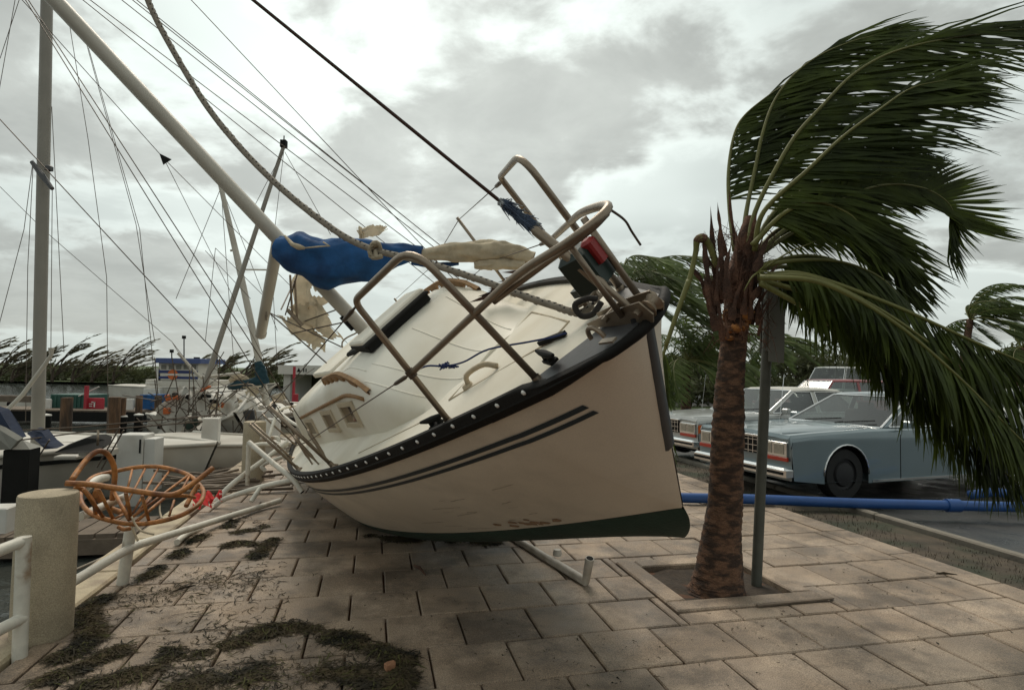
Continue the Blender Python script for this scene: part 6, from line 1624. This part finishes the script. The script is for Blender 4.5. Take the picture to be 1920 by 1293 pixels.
for (x0, y0), (x1, y1) in (((-20, 832), (185, 806)), ((185, 806), (380, 790)), ((-20, 810), (150, 800)), ((150, 800), (330, 784)), ((330, 784), (420, 776))):
    stay(lb, A(x0, y0, 7.6), A(x1, y1, 8.6), .010, 'lifeline')
for px_ in (40, 183):
    b = MB(); b.tube([A(px_, 835, 8.1), A(px_ + 1, 806, 8.1)], .014, 6); b.build('stanchion', M_steel, lb, smooth=True)
for (p, q) in (((62, 872), (93, 824)), ((182, 876), (225, 800)), ((190, 880), (232, 806))): stay(lb, A(*p, 7.9), A(*q, 7.9), .010, 'deck_line')
# canvas pieces on its deck
def slabcloth(name, label, cat, poly, Y, m, th=.10):
    P_ = [A(x, y, Y + dy) for x, y, dy in poly]; b = MB(); b.prism(P_, (0.02, th, .03)); o = b.build(name, m); tag(o, label, cat); return o
slabcloth('black_canvas', 'black leaf shaped canvas lying on the white deck left of the pedestal', 'canvas', [(101, 848, -.15), (130, 832, 0), (160, 821, .1), (185, 819, .2), (197, 824, .2), (193, 838, .05), (180, 846, -.05), (140, 849, -.15)], 8.15, M_black, .12)
slabcloth('blue_canvas', 'blue canvas strip folded over the deck left of the black canvas', 'canvas', [(50, 812, .1), (62, 806, .15), (78, 810, .1), (84, 818, .05), (93, 829, 0), (107, 840, -.1), (84, 842, -.1), (74, 832, -.05), (62, 822, 0)], 8.0, M_navycanvas, .10)
slabcloth('blue_canvas', 'blue canvas bimini edge hanging into view at the left border', 'canvas', [(-40, 760, .2), (0, 772, .2), (18, 800, .1), (32, 824, 0), (24, 826, 0), (2, 806, .1), (-40, 790, .1)], 7.6, M_navycanvas, .12)
slabcloth('grey_hatch', 'grey slanted hatch board with a pale edge behind the black piling', 'hatch', [(-40, 790, .1), (0, 806, .1), (33, 826, 0), (20, 842, 0), (-40, 846, .1)], 7.4, M_sign, .06)
# white runabout stern to the right of the pedestal
rb = small_hull('white_dinghy', 'white open boat with a flat gunwale right behind the rattan chair', (-9.2, 10.6), (-4.75, 9.75), 1.9, .74, M_hullfar, group=None, transom=.9, sheer=.1)
# the dismasted wreck leaning over
wk = small_hull('wrecked_sailboat', 'wrecked white sailboat lying on its side with a slanting mast behind the pedestals', (-9.7, 18.6), (-5.75, 14.0), 2.3, .9, M_hullfar, roll=R(36), cat='sailboat', group='sailboats in the marina', z=WZ + .1, cabin=(.2, .62, .35, .55))
Yw = 14.6
m0, m1 = A(344, 842, Yw - .6), A(532, 274, Yw)
spar(wk, [m0, m0.lerp(m1, .5), m1], [.066, .06, .045], M_oldmast, 'mast', 12)
b = MB(); b.box(m1 + Vector((0, 0, .05)), (.14, .14, .18)); b.tube([m1, m1 + Vector((0, 0, .26))], .015, 6); b.build('masthead_fitting', M_black, wk)
for a, c in (((530, 285), (470, 400)), ((532, 285), (500, 560)), ((0, 350), (83, 432)), ((83, 432), (322, 640)), ((322, 640), (375, 708)), ((534, 285), (620, 440)), ((404, 465), (500, 560)), ((385, 470), (470, 560))): stay(wk, A(*a, Yw - .2), A(*c, Yw - .2), .007)
spar(wk, [A(334, 662, Yw - .3), A(375, 707, Yw - .3)], .035, M_alu, 'boom', 8)
spar(wk, [A(376, 708, Yw), A(450, 699, Yw + .2)], .035, M_alu, 'boom', 8)
rr = random.Random(9)
for (px_, py_, m, sx, sz) in ((313, 770, M_orange, .14, .14), (330, 745, M_orange, .12, .10), (315, 745, M_orange, .1, .14), (415, 758, M_orange, .10, .12), (385, 728, M_orange, .25, .05), (328, 740, M_black, .1, .1), (354, 744, M_black, .12, .10), (375, 746, M_black, .07, .07), (386, 742, M_black, .22, .07), (402, 752, M_black, .2, .08), (360, 795, M_green, .3, .16), (349, 815, M_black, .2, .12), (300, 800, M_black, .08, .08)):
    b = MB(); b.box(A(px_, py_, Yw - .75), (sx, .1, sz), Matrix.Rotation(rr.uniform(-.5, .5), 3, 'Y'), bev=.02); b.build('loose_gear', m, wk)
for k, (p0_, p1_, p2_, p3_) in enumerate((((270, 800), (330, 725), (372, 722), (330, 830)), ((335, 722), (375, 724), (412, 748), (380, 800)), ((405, 740), (440, 735), (455, 775), (420, 790)), ((300, 820), (370, 800), (410, 812), (330, 850)))):
    rag('torn_cover', [(*p0_, Yw - .8), (*p1_, Yw - .6), (*p2_, Yw - .5), (*p3_, Yw - .8)], M_hullfar, seed=20 + k, parent=wk, amp=.10, n=10)
b = MB(); rr = random.Random(33)
for k in range(70):
    x, y = rr.uniform(275, 450), rr.uniform(735, 850); p = A(x, y, Yw - .95); q = p + Vector((rr.gauss(.2, .5), rr.uniform(-.2, .2), rr.gauss(.25, .5))); b.tube([p, q], .011, 5)
b.build('tangled_rigging', M_wire, wk, kind='stuff')
# second wreck with furled green cover
w2b = small_hull('wrecked_sailboat', 'white sailboat with a dark green sail cover tied up behind the tan bollard', (-9.2, 16.6), (-4.6, 15.2), 2.4, .80, M_hullfar, roll=R(8), cat='sailboat', group='sailboats in the marina', cabin=(.15, .6, .3, .6), z=WZ + .1, stripe=M_darkgrey)
Y2 = 15.6
spar(w2b, [A(500, 760, Y2), A(489, 690, Y2), A(444, 480, Y2), A(413, 345, Y2)], [.09, .09, .08, .06], M_alu, 'mast', 12)
b = MB(); b.tube([A(432, 470, Y2), A(442, 467, Y2)], .03, 6); b.tube([A(446, 505, Y2), A(510, 506, Y2)], .022, 6); b.build('spreader', M_alu, w2b)
bundle('sail_cover', [(484, 678, Y2 - .1), (489, 695, Y2 - .1), (493, 720, Y2 - .1)], [.09, .15, .17], M_teal, parent=w2b, seed=3)
bundle('sail_cover', [(492, 716, Y2 - .1), (470, 719, Y2 - .2), (445, 722, Y2 - .3), (428, 726, Y2 - .3)], [.15, .14, .12, .06], M_teal, parent=w2b, seed=5)
bundle('furled_sail', [(430, 714, Y2 - .35), (445, 706, Y2 - .3), (466, 712, Y2 - .2)], [.05, .10, .06], M_cream, parent=w2b, seed=8)
rag('torn_cover', [(455, 725, Y2 - .4), (490, 722, Y2 - .3), (488, 748, Y2 - .4), (462, 742, Y2 - .4)], M_cream, seed=31, parent=w2b, n=8)
for a, c in (((415, 350), (330, 560)), ((415, 350), (520, 620)), ((404, 465), (385, 640)), ((510, 506), (470, 700)), ((414, 347), (440, 700)), ((510, 506), (520, 690))): stay(w2b, A(*a, Y2 + .1), A(*c, Y2 + .1), .008)
# stern rails, fenders and gear heaped on the second wreck
rr = random.Random(71)
for k in range(16):
    x, y = rr.uniform(395, 555), rr.uniform(735, 800); Yk = rr.uniform(13.6, 14.8); p = A(x, y, Yk); q = p + Vector((rr.gauss(0, .5), rr.gauss(0, .2), rr.gauss(.2, .35)))
    b = MB(); b.tube(smooth_path([p, p.lerp(q, .5) + Vector((rr.gauss(0, .1), 0, rr.gauss(0, .12))), q], 8), rr.choice((.014, .02, .028)), 7); b.build('loose_tube', rr.choice((M_rail, M_steel, M_alu)), w2b, smooth=True)
for k in range(14):
    x, y = rr.uniform(400, 560), rr.uniform(742, 806); Yk = rr.uniform(13.8, 15.0); s_ = rr.uniform(.08, .26)
    b = MB(); b.box(A(x, y, Yk), (s_ * 1.5, .12, s_), Matrix.Rotation(rr.uniform(-.7, .7), 3, 'Y') @ Matrix.Rotation(rr.uniform(-.5, .5), 3, 'Z'), bev=.02); b.build('loose_gear', rr.choice((M_black, M_hullfar, M_cream, M_signwhite, M_darkgrey)), w2b)
for (x0, y0), (x1, y1) in (((380, 700), (560, 800)), ((400, 690), (545, 760)), ((340, 760), (470, 700)), ((300, 790), (420, 700)), ((480, 760), (590, 690)), ((260, 806), (380, 770)), ((322, 640), (415, 790)), ((440, 700), (570, 830))):
    stay(w2b, A(x0, y0, 14.2), A(x1, y1, 13.2), .007, 'loose_line')
# deck fittings of the moored boat at the left
for px_, py_, sx, sz in ((130, 856, .30, .05), (170, 848, .22, .07), (205, 846, .16, .09), (60, 850, .20, .06), (24, 858, .3, .05)):
    b = MB(); b.box(A(px_, py_, 8.5), (sx, .2, sz), Matrix.Rotation(.15, 3, 'Z'), bev=.015); b.build('deck_fitting', M_hullfar, lb)
# white cockpit boat nearest the tan bollard
small_hull('white_dinghy', 'flat white boat between the second pedestal and the tan bollard', (-7.2, 12.4), (-4.05, 11.2), 1.7, .62, M_hullfar, transom=.9, sheer=.05)

# tour boat with blue bands and an orange disc
fy = 30.0
fb_ = small_hull('tour_boat', 'white tour boat whose deckhouse has two blue bands and an orange disc', (A(262, 0, fy).x - .6, fy + 1.2), (A(440, 0, fy).x + 2.5, fy + .8), 3.2, 1.0, M_hullfar, cat='tour boat')
def fbox(name, px0, px1, py0, py1, dy, th, m, parent=fb_, bev=.02):
    a, c = A(px0, py1, fy + dy), A(px1, py0, fy + dy); b = MB(); b.box(((a.x + c.x) / 2, fy + dy + th / 2, (a.z + c.z) / 2), (abs(c.x - a.x), th, abs(c.z - a.z)), bev=bev); return b.build(name, m, parent)
fbox('lower_deckhouse', 272, 400, 713, 738, 0, 2.2, M_hullfar)
dh = fbox('deckhouse', 296, 372, 680, 713, 0, 2.0, M_hullfar)
P_bluepaint = mat('blue paint band', (.015, .03, .13), .5, .1, 3)
P_blueroof = mat('blue canopy', (.06, .09, .22), .6, .1, 3)
fbox('canopy', 291, 376, 672, 680, -.3, 2.6, P_blueroof)
fbox('blue_band', 297, 371, 695, 699, -.012, .010, P_bluepaint, dh, 0); fbox('blue_band', 297, 371, 706, 709.5, -.012, .010, P_bluepaint, dh, 0)
b = MB(); cc = A(324, 702, fy - .016); b.lathe([(9.5 / FPX * fy, 0), (9.5 / FPX * fy, .012), (0, .012)], cc + Vector((0, 0, 0)), 28, Matrix.Rotation(PI / 2, 3, 'X')); dsk = b.build('orange_disc', M_orange, dh, smooth=True, auto=40)
fbox('disc_bar', 312, 336, 700.5, 703.5, -.045, .01, M_signwhite, dsk, 0)
for i in range(5): fbox('cabin_window', 302 + 14 * i, 312 + 14 * i, 684, 692, -.014, .010, M_sign, dh, 0)
for i in range(7): fbox('railing_post', 276 + 3 * i, 277 + 3 * i, 713, 728, -.3, .05, M_signwhite)
fbox('rail_bar', 272, 296, 717, 718.5, -.32, .05, M_signwhite); fbox('rail_bar', 272, 296, 723, 724.5, -.32, .05, M_signwhite)
b = MB(); b.prism([A(289, 690, fy), A(299, 690, fy), A(301, 712, fy), A(296, 713, fy)], (0, 1.8, 0)); b.build('side_wing', M_signwhite, fb_)
for px_, y0, y1 in ((322, 672, 658), (345, 672, 632), (407, 680, 651)): b = MB(); b.tube([A(px_, y0, fy + .5), A(px_, y1, fy + .5)], .03, 5); b.box(A(px_, y1, fy + .5), (.14, .14, .16)); b.build('mast_lamp', M_black, fb_)
b = MB(); b.box(A(369, 671, fy), (.22, .2, .09)); b.build('horn', M_black, fb_)
fbox('white_cover', 268, 300, 728, 742, -.8, .8, M_signwhite)

# pale harbour kiosk with a sign band, red post
ky = 34.0
kk = thing('harbour_kiosk', 'pale harbour building with a lettered fascia seen past the boat cabin', 'building', A(575, 740, ky))
def kbox(name, px0, px1, py0, py1, dy, th, m, parent=kk):
    a, c = A(px0, py1, ky + dy), A(px1, py0, ky + dy); b = MB(); b.box(((a.x + c.x) / 2, ky + dy + th / 2, (a.z + c.z) / 2), (c.x - a.x, th, c.z - a.z)); return b.build(name, m, parent)
fa_ = kbox('fascia', 521, 640, 686, 701, -.4, 5, M_stucco); kbox('wall', 530, 545, 701, 760, 0, 4, M_stucco); kbox('back_wall', 545, 640, 701, 762, 3.6, .2, M_hedge)
b = MB(); z_ = A(556, 697, ky - .41); b.prism([z_, z_ + Vector((.24, 0, 0)), z_ + Vector((.12, 0, .24))], (0, .008, 0)); b.box(z_ + Vector((.40, .004, .10)), (.06, .01, .2)); b.box(z_ + Vector((.53, .004, .10)), (.06, .01, .2)); b.build('fascia_letters', M_black, fa_)
rp_ = thing('red_post', 'tall red post with a red drum at its foot in front of the harbour building', 'post', A(552, 755, 27))
b = MB(); a, c = A(548, 756, 27), A(554, 687, 27); b.box(((a.x + c.x) / 2, 27, (a.z + c.z) / 2), (c.x - a.x, .12, c.z - a.z)); b.build('shaft', M_redboard, rp_)
b = MB(); b.lathe([(.14, 0), (.14, .42), (0, .42)], A(553, 756, 26.9), 14); b.build('drum', M_redboard, rp_, smooth=True, auto=40)

# ------------------------------------------------------------------ far shore: windblown trees and scrub
b = MB(); rr = random.Random(41)
for k in range(190):
    px_ = rr.uniform(-150, 720); Y = rr.uniform(62, 70); p = A(px_, 700, Y); leafcloud(b, 60, (p.x, p.y, rr.uniform(-.2, .9)), (1.6, 1.2, 1.15), .34, rr, (1.2, 0, .3))
tag(b.build('shore_scrub', M_hedge), 'dark green scrub along the far shore behind the pier', 'scrub', kind='stuff')
def wind_tree(px_, Y, h, seed, label, reach=1.0):
    rr = random.Random(seed); base = A(px_, 700, Y); base.z = -.2
    t = thing('windblown_tree', label, 'tree', base, 'windblown trees on the far shore')
    b = MB(); cr_ = MB()
    top = base + Vector((h * .22, 0, h * .5)); b.tube(smooth_path([base, base + Vector((.03 * h, 0, h * .28)), top], 8), [.15 - .012 * i for i in range(9)], 6)
    for k in range(17):
        f = rr.uniform(.1, 1); s_ = base.lerp(top, f); el = rr.uniform(.75, 1.35); L_ = h * rr.uniform(.45, .80) * reach
        d = Vector((math.cos(el), rr.uniform(-.3, .3), math.sin(el))).normalized(); p = s_.copy(); pts_ = [p.copy()]
        for q in range(7):
            d = (d + Vector((.15, 0, -.03))).normalized(); p = p + d * L_ / 7; pts_.append(p.copy())
        b.tube(pts_, [.05 * (1 - q / 8.5) for q in range(8)], 5)
        for m_ in range(40):
            g = (rr.uniform(.3, 1)) * 6.99; i = int(g); c = pts_[i].lerp(pts_[i + 1], g - i); T = (pts_[i + 1] - pts_[i]).normalized()
            dd = (T * 1.3 + Vector((.45, 0, .02)) + Vector((rr.gauss(0, .2), rr.gauss(0, .3), rr.gauss(0, .2)))).normalized(); s2_ = dd.cross(Vector((rr.gauss(0, 1), -1, rr.gauss(0, 1)))).normalized() * rr.uniform(.022, .05); l_ = rr.uniform(.35, .75)
            cr_.add([c - s2_ * .5, c + dd * l_ * .5 - s2_, c + dd * l_, c + dd * l_ * .5 + s2_], [(0, 1, 2, 3)])
    b.build('trunk', M_bark, t, smooth=True); cr_.build('crown', M_reed, t, kind='stuff'); return t
wl = ['leftmost windblown tree on the far shore, cut by the frame', 'windblown tree just left of the tall mast', 'windblown tree just right of the tall mast', 'tallest bushy windblown tree left of the red board', 'windblown tree above the red board', 'windblown tree behind the thick brown pilings', 'long limbed windblown tree left of the tour boat', 'windblown tree right of the tour boat deckhouse', 'windblown tree left of the green sail cover', 'windblown tree right of the green sail cover', 'windblown tree at the left of the harbour building', 'low windblown tree behind the pier beam at left']
for i, (px_, h) in enumerate(((-35, 4.4), (15, 4.6), (72, 3.9), (120, 4.6), (158, 3.9), (195, 3.7), (235, 4.8), (372, 3.4), (425, 3.6), (470, 3.6), (505, 4.3), (45, 3.2))):
    wind_tree(px_ - 22, 56 + (i * 37 % 9), h * 1.08, 300 + i, wl[i])
